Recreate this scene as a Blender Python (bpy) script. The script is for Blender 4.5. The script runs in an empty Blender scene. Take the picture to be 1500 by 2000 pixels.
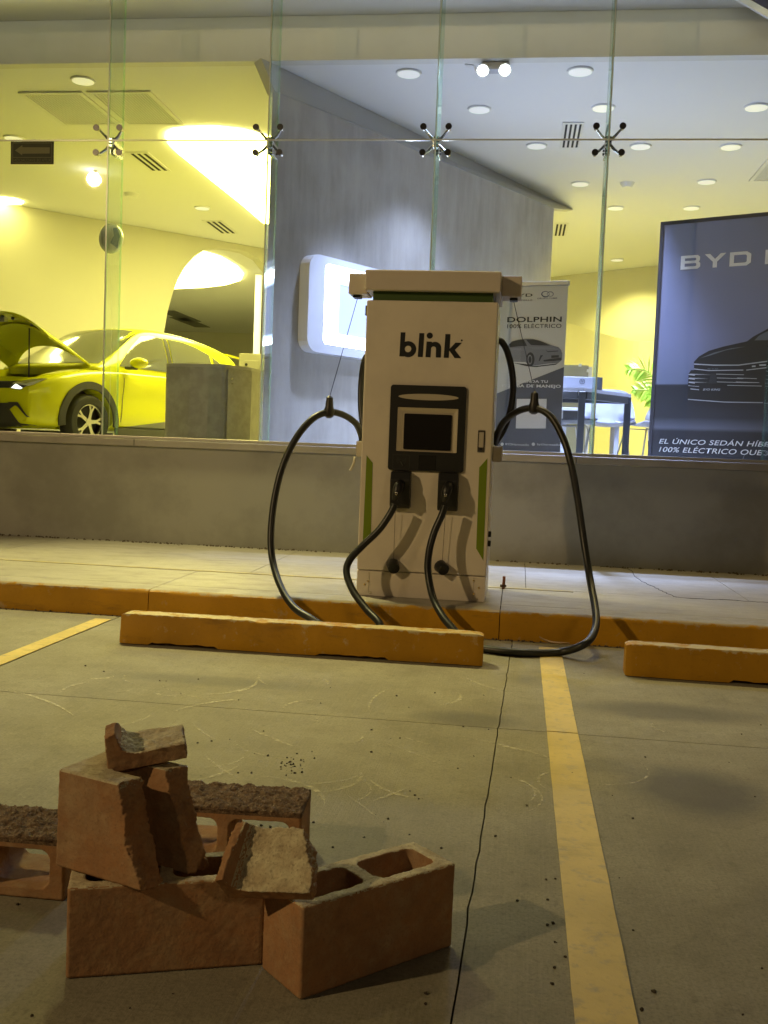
import bpy, bmesh, math, random
import numpy as np
from mathutils import Vector, Matrix, noise
from mathutils.bvhtree import BVHTree
random.seed(7)
S = bpy.context.scene
COL = S.collection
R = math.radians

# ------------------------------------------------------------------ camera
EYE = Vector((0, 0, 1.1)); FPX = 1965.7
PITCH, YAW, ROLL = R(3.748), R(7.526), R(-2.212)
_f = Vector((-math.sin(YAW)*math.cos(PITCH), math.cos(YAW)*math.cos(PITCH), -math.sin(PITCH)))
_r = Vector((math.cos(YAW), math.sin(YAW), 0)); _d = _f.cross(_r)
RT = math.cos(ROLL)*_r + math.sin(ROLL)*_d
DN = -math.sin(ROLL)*_r + math.cos(ROLL)*_d
cam = bpy.data.cameras.new('camera'); camo = bpy.data.objects.new('camera', cam); COL.objects.link(camo)
camo.matrix_world = Matrix.Translation(EYE) @ Matrix((RT, -DN, -_f)).transposed().to_4x4()
cam.sensor_fit = 'VERTICAL'; cam.sensor_height = 36; cam.lens = FPX/2000*36
cam.clip_start = .05; cam.clip_end = 500
S.camera = camo
def ray(px, py): return RT*((px-750)/FPX) + DN*((py-1000)/FPX) + _f
def Pz(px, py, z):
    d = ray(px, py); return EYE + d*((z-EYE.z)/d.z)
def Py(px, py, y):
    d = ray(px, py); return EYE + d*((y-EYE.y)/d.y)
def Pp(px, py, o, n):
    d = ray(px, py); return EYE + d*((Vector(o)-EYE).dot(n)/d.dot(n))

# ------------------------------------------------------------------ world (night sky) and light
W = bpy.data.worlds.new('World'); S.world = W; W.use_nodes = True
nt = W.node_tree; nt.nodes.clear()
sky = nt.nodes.new('ShaderNodeTexSky'); sky.sky_type = 'NISHITA'; sky.sun_disc = False
sky.sun_elevation = R(-2); sky.sun_rotation = R(200)
bg = nt.nodes.new('ShaderNodeBackground'); bg.inputs[1].default_value = .04
wo = nt.nodes.new('ShaderNodeOutputWorld')
nt.links.new(sky.outputs[0], bg.inputs[0]); nt.links.new(bg.outputs[0], wo.inputs[0])
vs = S.view_settings; vs.view_transform = 'Standard'; vs.look = 'None'; vs.exposure = 0; vs.gamma = 1; vs.use_curve_mapping = False
S.cycles.max_bounces = 10; S.cycles.transparent_max_bounces = 24; S.cycles.diffuse_bounces = 5
S.cycles.caustics_reflective = False; S.cycles.sample_clamp_indirect = 4

STREET = Py(183, 350, 20.5); STREET.y = 17-STREET.y    # so placed that the panes mirror it where the photo shows its glint
def lamp(kind, name, loc, power, col, size=.2, aim=None, angle=None, size_y=None, spread=None):
    l = bpy.data.lights.new(name, kind); o = bpy.data.objects.new(name, l); COL.objects.link(o)
    o.location = loc; l.energy = power; l.color = col
    if kind == 'AREA':
        l.size = size
        if size_y: l.shape = 'RECTANGLE'; l.size_y = size_y
        if spread: l.spread = R(spread)
    else: l.shadow_soft_size = size
    if kind == 'SPOT': l.spot_size = R(angle or 120); l.spot_blend = .75
    if aim is not None:
        o.rotation_euler = (Vector(aim)-Vector(loc)).to_track_quat('-Z', 'Y').to_euler()
    return o
# the car park's sodium lamp, high up to the left behind the camera
lamp('SPOT', 'street_and_fill_light', STREET, 1950, (1, .71, .34), .13, aim=(-.4, 5.6, .8), angle=70)
# added fill lamp off to the right behind the camera, lifting the charger's shadows
lamp('SPOT', 'street_and_fill_light', (8.5, -8.5, 7.5), 520, (1, .70, .36), .5, aim=(-.5, 5, .6), angle=60)
# wall washers under the eaves above the glass
lamp('SPOT', 'eaves_lamp_light', (-3.2, 7.7, 5.6), 1420, (1, .88, .38), .25, aim=(-2.3, 5.9, 0), angle=68)
lamp('SPOT', 'eaves_lamp_light', (.2, 7.7, 5.6), 380, (1, .80, .32), .25, aim=(.2, 6.0, 0), angle=68)
lamp('SPOT', 'eaves_lamp_light', (3.6, 7.7, 5.6), 150, (1, .70, .28), .25, aim=(2.4, 6.0, 0), angle=70)
# unseen lamp added in the ceiling recess to brighten the bulkhead
lamp('AREA', 'bulkhead_fill_light', (-2.5, 8.98, 5.06), 6.5, (1, .93, .66), 12, aim=(-2.5, 10, 4.9), size_y=.04)

# ------------------------------------------------------------------ material helpers
def node(nt, t, **k):
    n = nt.nodes.new(t)
    for a, b in k.items():
        if a.startswith('_'): n.inputs[a[1:].replace('_', ' ')].default_value = b
        else: setattr(n, a, b)
    return n
def math_n(nt, op, a, b=None, c=None):
    n = nt.nodes.new('ShaderNodeMath'); n.operation = op
    for i, v in enumerate((a, b, c)):
        if v is None: continue
        if isinstance(v, (int, float)): n.inputs[i].default_value = v
        else: nt.links.new(v, n.inputs[i])
    return n.outputs[0]
def mixc(nt, fac, a, b):
    n = nt.nodes.new('ShaderNodeMix'); n.data_type = 'RGBA'
    for i, v in ((0, fac), (6, a), (7, b)):
        if isinstance(v, (int, float)): n.inputs[i].default_value = v
        elif isinstance(v, tuple): n.inputs[i].default_value = (*v, 1)[:4]
        else: nt.links.new(v, n.inputs[i])
    return n.outputs[2]
def ramp(nt, fac, lo, hi, a=0., b=1.):
    n = nt.nodes.new('ShaderNodeMapRange'); n.inputs[1].default_value = lo; n.inputs[2].default_value = hi
    n.inputs[3].default_value = a; n.inputs[4].default_value = b
    nt.links.new(fac, n.inputs[0]); return n.outputs[0]
def tex(nt, co, scale, detail=4, stretch=None, rough=.6):
    if stretch:
        m = nt.nodes.new('ShaderNodeMapping'); m.inputs['Scale'].default_value = stretch
        nt.links.new(co, m.inputs[0]); co = m.outputs[0]
    n = nt.nodes.new('ShaderNodeTexNoise'); n.inputs['Scale'].default_value = scale; n.inputs['Detail'].default_value = detail
    n.inputs['Roughness'].default_value = rough
    nt.links.new(co, n.inputs['Vector']); return n.outputs[0]
def start(name):
    m = bpy.data.materials.new(name); m.use_nodes = True; nt = m.node_tree
    return m, nt, nt.nodes['Principled BSDF'], nt.nodes.new('ShaderNodeNewGeometry').outputs['Position']
def bump(nt, b, h, strength=.3, dist=.01):
    n = nt.nodes.new('ShaderNodeBump'); n.inputs['Strength'].default_value = strength; n.inputs['Distance'].default_value = dist
    nt.links.new(h, n.inputs['Height']); nt.links.new(n.outputs[0], b.inputs['Normal'])
MATS = {}
def mat(name, col, rough=.5, metal=0, var=0, vs=6, bmp=0, bs=80, coat=0, stretch=None, spec=None, second=None, lo=.42, hi=.62):
    if name in MATS: return MATS[name]
    m, nt, b, pos = start(name)
    b.inputs['Base Color'].default_value = (*col, 1); b.inputs['Roughness'].default_value = rough; b.inputs['Metallic'].default_value = metal
    if coat: b.inputs['Coat Weight'].default_value = coat; b.inputs['Coat Roughness'].default_value = .06
    if spec is not None: b.inputs['Specular IOR Level'].default_value = spec
    if var or second:
        n = tex(nt, pos, vs, 5, stretch)
        c2 = second or tuple(x*(1-var) for x in col)
        nt.links.new(mixc(nt, ramp(nt, n, lo, hi), col, c2), b.inputs['Base Color'])
        nt.links.new(ramp(nt, n, .3, .7, max(0, rough-.08), min(1, rough+.1)), b.inputs['Roughness'])
    if bmp: bump(nt, b, tex(nt, pos, bs, 4), bmp, .004)
    MATS[name] = m; return m
def emit(name, col, power, rough=.5):
    if name in MATS: return MATS[name]
    m, nt, b, pos = start(name)
    b.inputs['Base Color'].default_value = (.8, .8, .8, 1); b.inputs['Emission Color'].default_value = (*col, 1)
    b.inputs['Emission Strength'].default_value = power; b.inputs['Roughness'].default_value = rough
    MATS[name] = m; return m

def m_ground():
    m, nt, b, pos = start('broomed_concrete')
    big = tex(nt, pos, .9, 5); mid = tex(nt, pos, 5, 6); fine = tex(nt, pos, 115, 5, None, .75)
    broom = tex(nt, pos, 1, 3, (170, 3.0, 1), .7)
    c = mixc(nt, ramp(nt, big, .35, .68), (.300, .280, .205), (.225, .208, .150))
    c = mixc(nt, ramp(nt, mid, .45, .72, 0, .55), c, (.165, .150, .105))
    pat = tex(nt, pos, 2.1, 7, None, .72); c = mixc(nt, ramp(nt, pat, .50, .66, 0, .5), c, (.36, .335, .25)); blot = tex(nt, pos, 26, 4, None, .6); c = mixc(nt, ramp(nt, blot, .55, .70, 0, .45), c, (.15, .137, .10))
    c = mixc(nt, ramp(nt, fine, .46, .64, 0, .55), c, (.125, .114, .08)); f2 = tex(nt, pos, 47, 5, None, .75); c = mixc(nt, ramp(nt, f2, .54, .68, 0, .35), c, (.40, .37, .275))
    c = mixc(nt, ramp(nt, broom, .45, .75, 0, .22), c, (.35, .33, .26))
    def blob(cx, cy, rx, ry, amt, col):
        nonlocal c
        s = nt.nodes.new('ShaderNodeVectorMath'); s.operation = 'SUBTRACT'; s.inputs[1].default_value = (cx, cy, 0); nt.links.new(pos, s.inputs[0])
        q = nt.nodes.new('ShaderNodeVectorMath'); q.operation = 'MULTIPLY'; q.inputs[1].default_value = (1/rx, 1/ry, 0); nt.links.new(s.outputs[0], q.inputs[0])
        l = nt.nodes.new('ShaderNodeVectorMath'); l.operation = 'LENGTH'; nt.links.new(q.outputs[0], l.inputs[0])
        w = math_n(nt, 'ADD', l.outputs['Value'], math_n(nt, 'MULTIPLY', math_n(nt, 'SUBTRACT', mid, .5), 1.1))
        c = mixc(nt, ramp(nt, w, .55, 1.2, amt, 0), c, col)
    for a in STAINS: blob(*a)
    nt.links.new(c, b.inputs['Base Color'])
    b.inputs['Roughness'].default_value = .78; b.inputs['Specular IOR Level'].default_value = .35
    h = math_n(nt, 'ADD', math_n(nt, 'MULTIPLY', broom, .45), math_n(nt, 'MULTIPLY', fine, .6))
    bump(nt, b, h, .5, .004)
    return m
dk = (.085, .080, .075)
STAINS = [tuple(Pz(px, py, 0).xy)+(rx, ry, am, dk) for px, py, rx, ry, am in ((1365, 1545, .24, .26, .75), (1300, 1390, .38, .16, .6), (920, 1405, .22, .12, .55), (1180, 1495, .12, .1, .3), (420, 1330, .5, .1, .4), (700, 1560, .35, .25, .15), (1050, 1330, .15, .12, .3), (300, 1850, .5, .3, .2))]

def m_walk():
    m, nt, b, pos = start('sidewalk_concrete')
    big = tex(nt, pos, 1.3, 6); fine = tex(nt, pos, 90, 3); mid = tex(nt, pos, 9, 6, (.5, 1, 1))
    c = mixc(nt, ramp(nt, big, .35, .66), (.40, .375, .31), (.31, .285, .235))
    c = mixc(nt, ramp(nt, mid, .5, .72, 0, .5), c, (.22, .195, .155))
    c = mixc(nt, ramp(nt, fine, .35, .7, 0, .35), c, (.22, .2, .17))
    nt.links.new(c, b.inputs['Base Color']); b.inputs['Roughness'].default_value = .55
    nt.links.new(ramp(nt, mid, .35, .7, .45, .75), b.inputs['Roughness'])
    bump(nt, b, math_n(nt, 'ADD', fine, mid), .35, .004); return m

def m_paint(name, col, worn, amt=.5, vs=14, rough=.5, thr=(.58, .70), bs=60, top=0):
    m, nt, b, pos = start(name)
    n = tex(nt, pos, vs, 7, None, .68); f = tex(nt, pos, bs, 4); g = tex(nt, pos, 2.4, 4)
    c = mixc(nt, ramp(nt, g, .35, .65), col, tuple(x*.78 for x in col))
    c = mixc(nt, ramp(nt, n, thr[0], thr[1], 0, amt), c, worn)
    c = mixc(nt, ramp(nt, f, .58, .75, 0, .35), c, tuple(x*.45 for x in col))
    sm = tex(nt, pos, 5, 6, (.7, 1, 3.2), .7); c = mixc(nt, ramp(nt, sm, .56, .72, 0, .55), c, tuple(x*.35+.01 for x in col))
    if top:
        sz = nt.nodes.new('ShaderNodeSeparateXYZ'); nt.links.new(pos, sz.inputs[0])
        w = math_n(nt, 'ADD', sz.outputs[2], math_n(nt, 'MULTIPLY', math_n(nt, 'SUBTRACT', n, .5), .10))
        c = mixc(nt, ramp(nt, w, top-.006, top+.004, 0, .85), c, worn)  # upper edge paled: bare wear, plus light from above put into the colour
    nt.links.new(c, b.inputs['Base Color']); b.inputs['Roughness'].default_value = rough+.1; b.inputs['Specular IOR Level'].default_value = .3
    bump(nt, b, math_n(nt, 'ADD', n, math_n(nt, 'MULTIPLY', f, .6)), .4, .006); return m

def m_block():
    m, nt, b, pos = start('red_block_concrete')
    big = tex(nt, pos, 7, 5); f = tex(nt, pos, 180, 4, None, .7); mid = tex(nt, pos, 38, 5)
    c = mixc(nt, ramp(nt, big, .38, .62), (.39, .205, .095), (.30, .17, .09))
    c = mixc(nt, ramp(nt, mid, .5, .72, 0, .5), c, (.42, .29, .16))
    dust = tex(nt, pos, 5.5, 7, None, .7); c = mixc(nt, ramp(nt, dust, .47, .66, 0, .6), c, (.44, .33, .20)); gr = tex(nt, pos, 14, 5, None, .7); c = mixc(nt, ramp(nt, gr, .55, .72, 0, .45), c, (.20, .10, .05))
    c = mixc(nt, ramp(nt, f, .52, .74, 0, .55), c, (.17, .105, .07))
    nt.links.new(c, b.inputs['Base Color']); b.inputs['Roughness'].default_value = .92; b.inputs['Specular IOR Level'].default_value = .2
    bump(nt, b, math_n(nt, 'ADD', f, math_n(nt, 'MULTIPLY', mid, .4)), .4, .003); return m
def m_block_pale():
    m, nt, b, pos = start('split_block_face')
    f = tex(nt, pos, 150, 4, None, .7); mid = tex(nt, pos, 30, 5)
    c = mixc(nt, ramp(nt, mid, .4, .62), (.62, .56, .37), (.46, .38, .24))
    c = mixc(nt, ramp(nt, f, .52, .70, 0, .6), c, (.15, .11, .07))
    nt.links.new(c, b.inputs['Base Color']); b.inputs['Roughness'].default_value = .95
    bump(nt, b, f, .7, .005); return m

def m_glass(name='pane_glass', tint=(.955, .985, .965), extra=0.):
    m = bpy.data.materials.new(name); m.use_nodes = True; nt = m.node_tree; nt.nodes.clear()
    g = nt.nodes.new('ShaderNodeNewGeometry')
    d = nt.nodes.new('ShaderNodeVectorMath'); d.operation = 'DOT_PRODUCT'
    nt.links.new(g.outputs['Normal'], d.inputs[0]); nt.links.new(g.outputs['Incoming'], d.inputs[1])
    f = math_n(nt, 'POWER', math_n(nt, 'SUBTRACT', 1.0, math_n(nt, 'ABSOLUTE', d.outputs['Value'])), 5.0)
    f = math_n(nt, 'MULTIPLY_ADD', f, .96, .03)
    t = nt.nodes.new('ShaderNodeBsdfTransparent'); t.inputs[0].default_value = (*tint, 1)
    gl = nt.nodes.new('ShaderNodeBsdfGlossy'); gl.inputs['Roughness'].default_value = .015
    mx = nt.nodes.new('ShaderNodeMixShader'); o = nt.nodes.new('ShaderNodeOutputMaterial')
    nt.links.new(f, mx.inputs[0]); nt.links.new(t.outputs[0], mx.inputs[1]); nt.links.new(gl.outputs[0], mx.inputs[2])
    last = mx.outputs[0]
    if extra:
        df = nt.nodes.new('ShaderNodeBsdfTranslucent'); df.inputs[0].default_value = (.45, .75, .5, 1)
        mx2 = nt.nodes.new('ShaderNodeMixShader'); mx2.inputs[0].default_value = extra
        nt.links.new(last, mx2.inputs[1]); nt.links.new(df.outputs[0], mx2.inputs[2]); last = mx2.outputs[0]
    nt.links.new(last, o.inputs[0]); return m
GLASS = m_glass(); FINGLASS = m_glass('fin_glass', (.935, .972, .948)); EDGE = m_glass('glass_edge', (.66, .86, .70), .22)

def m_wallcon():
    m, nt, b, pos = start('grey_cement_render')
    s = tex(nt, pos, 2.2, 6, (3, 3, .5), .65); big = tex(nt, pos, 1.1, 5); f = tex(nt, pos, 60, 3)
    c = mixc(nt, ramp(nt, s, .36, .66), (.37, .335, .275), (.28, .255, .21))
    c = mixc(nt, ramp(nt, big, .4, .7, 0, .6), c, (.48, .445, .385))
    c = mixc(nt, ramp(nt, f, .6, .75, 0, .3), c, (.14, .14, .14))
    nt.links.new(c, b.inputs['Base Color']); b.inputs['Roughness'].default_value = .65
    bump(nt, b, s, .15, .01); return m

# ------------------------------------------------------------------ mesh helpers
FR = {}
def thing(name, label, cat, loc=(0, 0, 0), rz=0, group=None, kind=None):
    o = bpy.data.objects.new(name, None); COL.objects.link(o); o.empty_display_size = .1
    o.location = loc; o.rotation_euler = (0, 0, rz)
    if kind: o['kind'] = kind
    o['label'] = label; o['category'] = cat
    if group: o['group'] = group
    FR[o.name] = (Matrix.Translation(loc) @ Matrix.Rotation(rz, 4, 'Z')).inverted(); return o
def obj(name, bm, mats, parent=None, local=False, smooth=False, label=None, cat=None, group=None, kind=None, loc=None):
    """links one bmesh (world coordinates unless local) as one mesh object"""
    if isinstance(bm, bmesh.types.BMesh):
        me = bpy.data.meshes.new(name); bm.normal_update(); bm.to_mesh(me); bm.free()
    else: me = bm
    for m in (mats if isinstance(mats, (list, tuple)) else [mats]):
        if m.name not in [x.name for x in me.materials if x]: me.materials.append(m)
    if smooth:
        me.polygons.foreach_set('use_smooth', [True]*len(me.polygons))
        try: me.set_sharp_from_angle(angle=R(38))
        except Exception: pass
    o = bpy.data.objects.new(name, me); COL.objects.link(o)
    if parent is not None:
        o.parent = parent
        fr = FR.get(parent.name, Matrix())
        if not local: me.transform(fr)
        FR[o.name] = fr
    else:
        if loc is not None: me.transform(Matrix.Translation(-Vector(loc))); o.location = loc
        FR[o.name] = Matrix.Translation(-Vector(loc)) if loc is not None else Matrix()
    if label: o['label'] = label
    if cat: o['category'] = cat
    if group: o['group'] = group
    if kind: o['kind'] = kind
    return o
def copy_tree(o, parent=None):
    c = o.copy(); COL.objects.link(c)
    if parent is not None: c.parent = parent
    for ch in list(o.children): copy_tree(ch, c)
    return c
def newbm(): return bmesh.new()
def box(bm, x0, x1, y0, y1, z0, z1, bev=0, seg=2, mi=0, M=None):
    r = bmesh.ops.create_cube(bm, size=1); v = r['verts']
    for q in v: q.co = Vector(((x0+x1)/2+q.co.x*(x1-x0), (y0+y1)/2+q.co.y*(y1-y0), (z0+z1)/2+q.co.z*(z1-z0)))
    fs = set(f for q in v for f in q.link_faces)
    if bev:
        e = list(set(x for q in v for x in q.link_edges))
        rr = bmesh.ops.bevel(bm, geom=e, offset=bev, segments=seg, affect='EDGES', profile=.6)
        v = list(set(rr['verts']) | set(q for q in v if q.is_valid)); fs = set(f for q in v for f in q.link_faces)
    for f in fs: f.material_index = mi
    if M is not None:
        for q in set(v): q.co = M @ q.co
    return v
def B(*a, **k):
    bm = newbm(); box(bm, *a, **k); return bm
def prism(bm, poly, d, mi=0):
    """poly: world points in one plane, pushed along vector d"""
    a = [bm.verts.new(Vector(p)) for p in poly]; d = Vector(d); b = [bm.verts.new(v.co+d) for v in a]
    n = len(a); fs = [bm.faces.new(a), bm.faces.new(b[::-1])]
    for i in range(n): fs.append(bm.faces.new((a[i], b[i], b[(i+1) % n], a[(i+1) % n])))
    for f in fs: f.material_index = mi
    bmesh.ops.recalc_face_normals(bm, faces=fs); return a+b
def cyl(bm, c, axis, r, h, n=20, r2=None, mi=0):
    axis = Vector(axis).normalized()
    M = Matrix.Translation(Vector(c)+axis*h/2) @ axis.to_track_quat('Z', 'Y').to_matrix().to_4x4()
    rr = bmesh.ops.create_cone(bm, cap_ends=True, segments=n, radius1=r, radius2=r if r2 is None else r2, depth=h, matrix=M)
    for f in set(f for v in rr['verts'] for f in v.link_faces): f.material_index = mi
    return rr['verts']
def ball(bm, c, r, n=12, sc=(1, 1, 1)):
    M = Matrix.Translation(c) @ Matrix.Diagonal((*sc, 1))
    return bmesh.ops.create_uvsphere(bm, u_segments=n, v_segments=max(6, n//2+2), radius=r, matrix=M)['verts']
def spline(pts, k=8):
    P = [Vector(p) for p in pts]; out = []
    for i in range(len(P)-1):
        a = P[max(0, i-1)]; b = P[i]; c = P[i+1]; d = P[min(len(P)-1, i+2)]
        for j in range(k):
            t = j/k
            out.append(.5*((2*b)+(c-a)*t+(2*a-5*b+4*c-d)*t*t+(3*b-a-3*c+d)*t**3))
    out.append(P[-1]); return out
def tube(bm, pts, r, n=10, mi=0):
    pts = [Vector(p) for p in pts]; rings = []; up = None
    for i, p in enumerate(pts):
        t = (pts[min(i+1, len(pts)-1)]-pts[max(i-1, 0)]).normalized()
        if up is None: up = t.orthogonal().normalized()
        up = (up-t*up.dot(t)).normalized(); s = t.cross(up)
        rr = r[i] if isinstance(r, (list, tuple)) else r
        rings.append([bm.verts.new(p+(up*math.cos(a)+s*math.sin(a))*rr) for a in [2*math.pi*k/n for k in range(n)]])
    fs = []
    for a, b in zip(rings, rings[1:]):
        for k in range(n): fs.append(bm.faces.new((a[k], a[(k+1) % n], b[(k+1) % n], b[k])))
    fs += [bm.faces.new(rings[0][::-1]), bm.faces.new(rings[-1])]
    for f in fs: f.material_index = mi
def grid_sheet(bm, nu, nv, fn, mi=0):
    V = [[bm.verts.new(fn(i/nu, j/nv)) for j in range(nv+1)] for i in range(nu+1)]
    for i in range(nu):
        for j in range(nv):
            f = bm.faces.new((V[i][j], V[i+1][j], V[i+1][j+1], V[i][j+1])); f.material_index = mi
    return V
def solid(bm, t):
    bmesh.ops.recalc_face_normals(bm, faces=bm.faces[:]); bmesh.ops.solidify(bm, geom=bm.faces[:], thickness=t)
def rrect(x0, x1, z0, z1, r, n=5):
    out = []
    for cx, cz, a0 in ((x1-r, z1-r, 0), (x0+r, z1-r, 90), (x0+r, z0+r, 180), (x1-r, z0+r, 270)):
        for k in range(n+1):
            a = R(a0+90*k/n); out.append((cx+r*math.cos(a), cz+r*math.sin(a)))
    return out
def ring_prism(bm, outer, inner, d, mi=0):
    """closed band between two outlines of equal length, pushed along d"""
    d = Vector(d); n = len(outer)
    o = [bm.verts.new(Vector(p)) for p in outer]; i_ = [bm.verts.new(Vector(p)) for p in inner]
    o2 = [bm.verts.new(v.co+d) for v in o]; i2 = [bm.verts.new(v.co+d) for v in i_]; fs = []
    for k in range(n):
        q = (k+1) % n
        fs += [bm.faces.new((o[k], o[q], i_[q], i_[k])), bm.faces.new((o2[q], o2[k], i2[k], i2[q])), bm.faces.new((o[q], o[k], o2[k], o2[q])), bm.faces.new((i_[k], i_[q], i2[q], i2[k]))]
    for f in fs: f.material_index = mi
    bmesh.ops.recalc_face_normals(bm, faces=fs)
def evalmesh(o):
    dg = bpy.context.evaluated_depsgraph_get(); dg.update()
    return bpy.data.meshes.new_from_object(o.evaluated_get(dg))
def frame(o, u, v):
    """4x4 whose x runs along u, y along v, origin o"""
    u = Vector(u).normalized(); v = Vector(v); v = (v-u*v.dot(u)).normalized(); w = u.cross(v)
    M = Matrix((u, v, w)).transposed().to_4x4(); M.translation = o; return M
def curve_mesh(polys, M, thick=.0006):
    cu = bpy.data.curves.new('outline', 'CURVE'); cu.dimensions = '2D'; cu.fill_mode = 'BOTH'; cu.extrude = thick
    for p in polys:
        s = cu.splines.new('POLY'); s.points.add(len(p)-1); s.use_cyclic_u = True
        for i, (x, y) in enumerate(p): s.points[i].co = (x, y, 0, 1)
    o = bpy.data.objects.new('outline', cu); COL.objects.link(o); me = evalmesh(o)
    bpy.data.objects.remove(o); me.transform(M); me.materials.clear(); return me
def text_mesh(s, M, width=None, height=None, wide=1.0, bold=0., shear=0., align='LEFT', thick=.0006, mirror=False):
    cu = bpy.data.curves.new('text', 'FONT'); cu.body = s; cu.size = 1; cu.offset = bold; cu.shear = shear; cu.extrude = 0; cu.space_character = 1.05
    o = bpy.data.objects.new('text', cu); COL.objects.link(o); me = evalmesh(o); bpy.data.objects.remove(o)
    n = len(me.vertices); co = np.empty(n*3); me.vertices.foreach_get('co', co); co = co.reshape(-1, 3)
    x0, x1 = co[:, 0].min(), co[:, 0].max(); y1 = co[:, 1].max()
    cap = .73
    sy = (height or .1)/cap; sx = (width/(x1-x0)) if width else sy*wide
    co[:, 0] = (co[:, 0]-x0)*sx; co[:, 1] *= sy
    w = (x1-x0)*sx
    if align == 'CENTER': co[:, 0] -= w/2
    if mirror: co[:, 0] = w-co[:, 0]
    me.vertices.foreach_set('co', co.ravel()); me.materials.clear()
    if mirror: me.flip_normals()
    me.transform(M); return me
def join_me(meshes):
    bm = newbm()
    for m in meshes: bm.from_mesh(m)
    return bm

def m_split():
    m, nt, b, pos = start('split_brown_face')
    f = tex(nt, pos, 210, 4, (1, .45, 1), .7); mid = tex(nt, pos, 60, 5, (1, .5, 1))
    c = mixc(nt, ramp(nt, mid, .40, .60), (.13, .078, .045), (.24, .155, .09))
    c = mixc(nt, ramp(nt, f, .50, .66, 0, .8), c, (.05, .03, .018)); c = mixc(nt, ramp(nt, f, .60, .70, 1, 1), c, c)
    g = tex(nt, pos, 120, 3, (1, .35, 1)); c = mixc(nt, ramp(nt, g, .60, .70, 0, .7), c, (.42, .33, .21))
    nt.links.new(c, b.inputs['Base Color']); b.inputs['Roughness'].default_value = .9
    bump(nt, b, math_n(nt, 'ADD', f, g), .9, .008); return m
# ================================================================== GROUND
M_GROUND = m_ground(); M_WALK = m_walk()
M_DARK = mat('dark_joint', (.03, .028, .024), .95)
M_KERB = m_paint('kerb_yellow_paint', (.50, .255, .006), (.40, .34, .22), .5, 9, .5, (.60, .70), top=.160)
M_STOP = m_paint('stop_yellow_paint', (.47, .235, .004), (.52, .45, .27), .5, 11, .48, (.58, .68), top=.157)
M_LINE = m_paint('line_yellow_paint', (.68, .53, .18), (.36, .31, .19), .75, 16, .5, (.54, .68), 45)

ground = obj('ground', B(-60, 60, -60, 60, -.14, -.03), M_DARK, kind='structure')
def jag(a, b, n, amp, seed):
    out = []
    for i in range(n+1):
        t = i/n; p = Vector(a).lerp(Vector(b), t)
        q = Vector((seed*3.1, p.y if abs(b[1]-a[1]) > abs(b[0]-a[0]) else p.x, seed)); p.x += amp*noise.noise(q*9)+amp*.6*noise.noise(q*40)
        out.append(p)
    return out
JY = Pz(750, 1406, 0).y
crx = lambda y: -.002-(5.3-y)*.0225
def slab(pts):
    bm = newbm(); prism(bm, pts, (0, 0, -.06)); return bm
def half(x_lo, x_hi, y0, y1, jl, jr, seed):
    """one cast slab; jl / jr: edge along the crack is jagged"""
    l = jag((x_lo(y0), y0, 0), (x_lo(y1), y1, 0), 90 if jl else 1, .005 if jl else 0, seed)
    r = jag((x_hi(y0), y0, 0), (x_hi(y1), y1, 0), 90 if jr else 1, .005 if jr else 0, seed+3)[::-1]
    bm = newbm(); prism(bm, l[::-1]+r[::-1], (0, 0, -.06)); return bm
cols = [(lambda y: -9, lambda y: -5.0, 0, 0), (lambda y: -4.994, lambda y: -2.372, 0, 1), (lambda y: -2.366, lambda y: crx(y)-.0022, 1, 1), (lambda y: crx(y)+.0022, lambda y: 2.4, 1, 0), (lambda y: 2.406, lambda y: 6, 0, 0)]
for r_, (y0, y1) in enumerate(((-4, JY-.003), (JY+.003, 5.852))):
    for i, (a, b, jl, jr) in enumerate(cols):
        obj('concrete_slab', half(a, b, y0, y1, jl, jr, i*3), M_GROUND, ground)
far = newbm(); box(far, -60, -9.01, -60, 60, -.06, -.002); box(far, 6.01, 60, -60, 60, -.06, -.002); box(far, -9, 6, -60, -4.01, -.06, -.002)
obj('outer_paving', far, M_GROUND, ground)
# painted bay lines with ragged edges
def line(x0, x1, ya, yb, seed):
    l = jag((x0, ya, .004), (x0, yb, .004), 70, .0016, seed); r = jag((x1, yb, .004), (x1, ya, .004), 70, .0016, seed+5)
    bm = newbm(); prism(bm, l[::-1]+r[::-1], (0, 0, -.0035)); return bm
for x0, x1, sd in ((.158, .279, 1), (-2.472, -2.372, 8)):
    for ya, yb in ((-1.0, JY-.006), (JY+.006, 5.70)):
        obj('painted_line', line(x0, x1, ya, yb, sd), M_LINE, ground)

# pale tyre scuffs, crumbs and leaf litter
M_SC, nt, b_, pos_ = start('scuff_chalk')
b_.inputs['Base Color'].default_value = (.66, .62, .47, 1); b_.inputs['Roughness'].default_value = .9
nt.links.new(ramp(nt, tex(nt, pos_, 34, 6), .36, .62, 0, .62), b_.inputs['Alpha'])
bm = newbm(); rs = random.Random(5)
def scuff(p, ang, ln, bend, w, z):
    L = []; Rr = []
    n = 14
    for i in range(n+1):
        t = i/n; a = ang+bend*(t-.5); q = Vector((p[0]+math.cos(a)*ln*(t-.5), p[1]+math.sin(a)*ln*(t-.5), z))
        nrm = Vector((-math.sin(a), math.cos(a), 0)); ww = w*math.sin(math.pi*min(1, max(0, t*.94+.03)))*(.7+.5*rs.random())
        L.append(bm.verts.new(q+nrm*ww)); Rr.append(bm.verts.new(q-nrm*ww))
    for i in range(n): bm.faces.new((L[i], Rr[i], Rr[i+1], L[i+1]))
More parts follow.
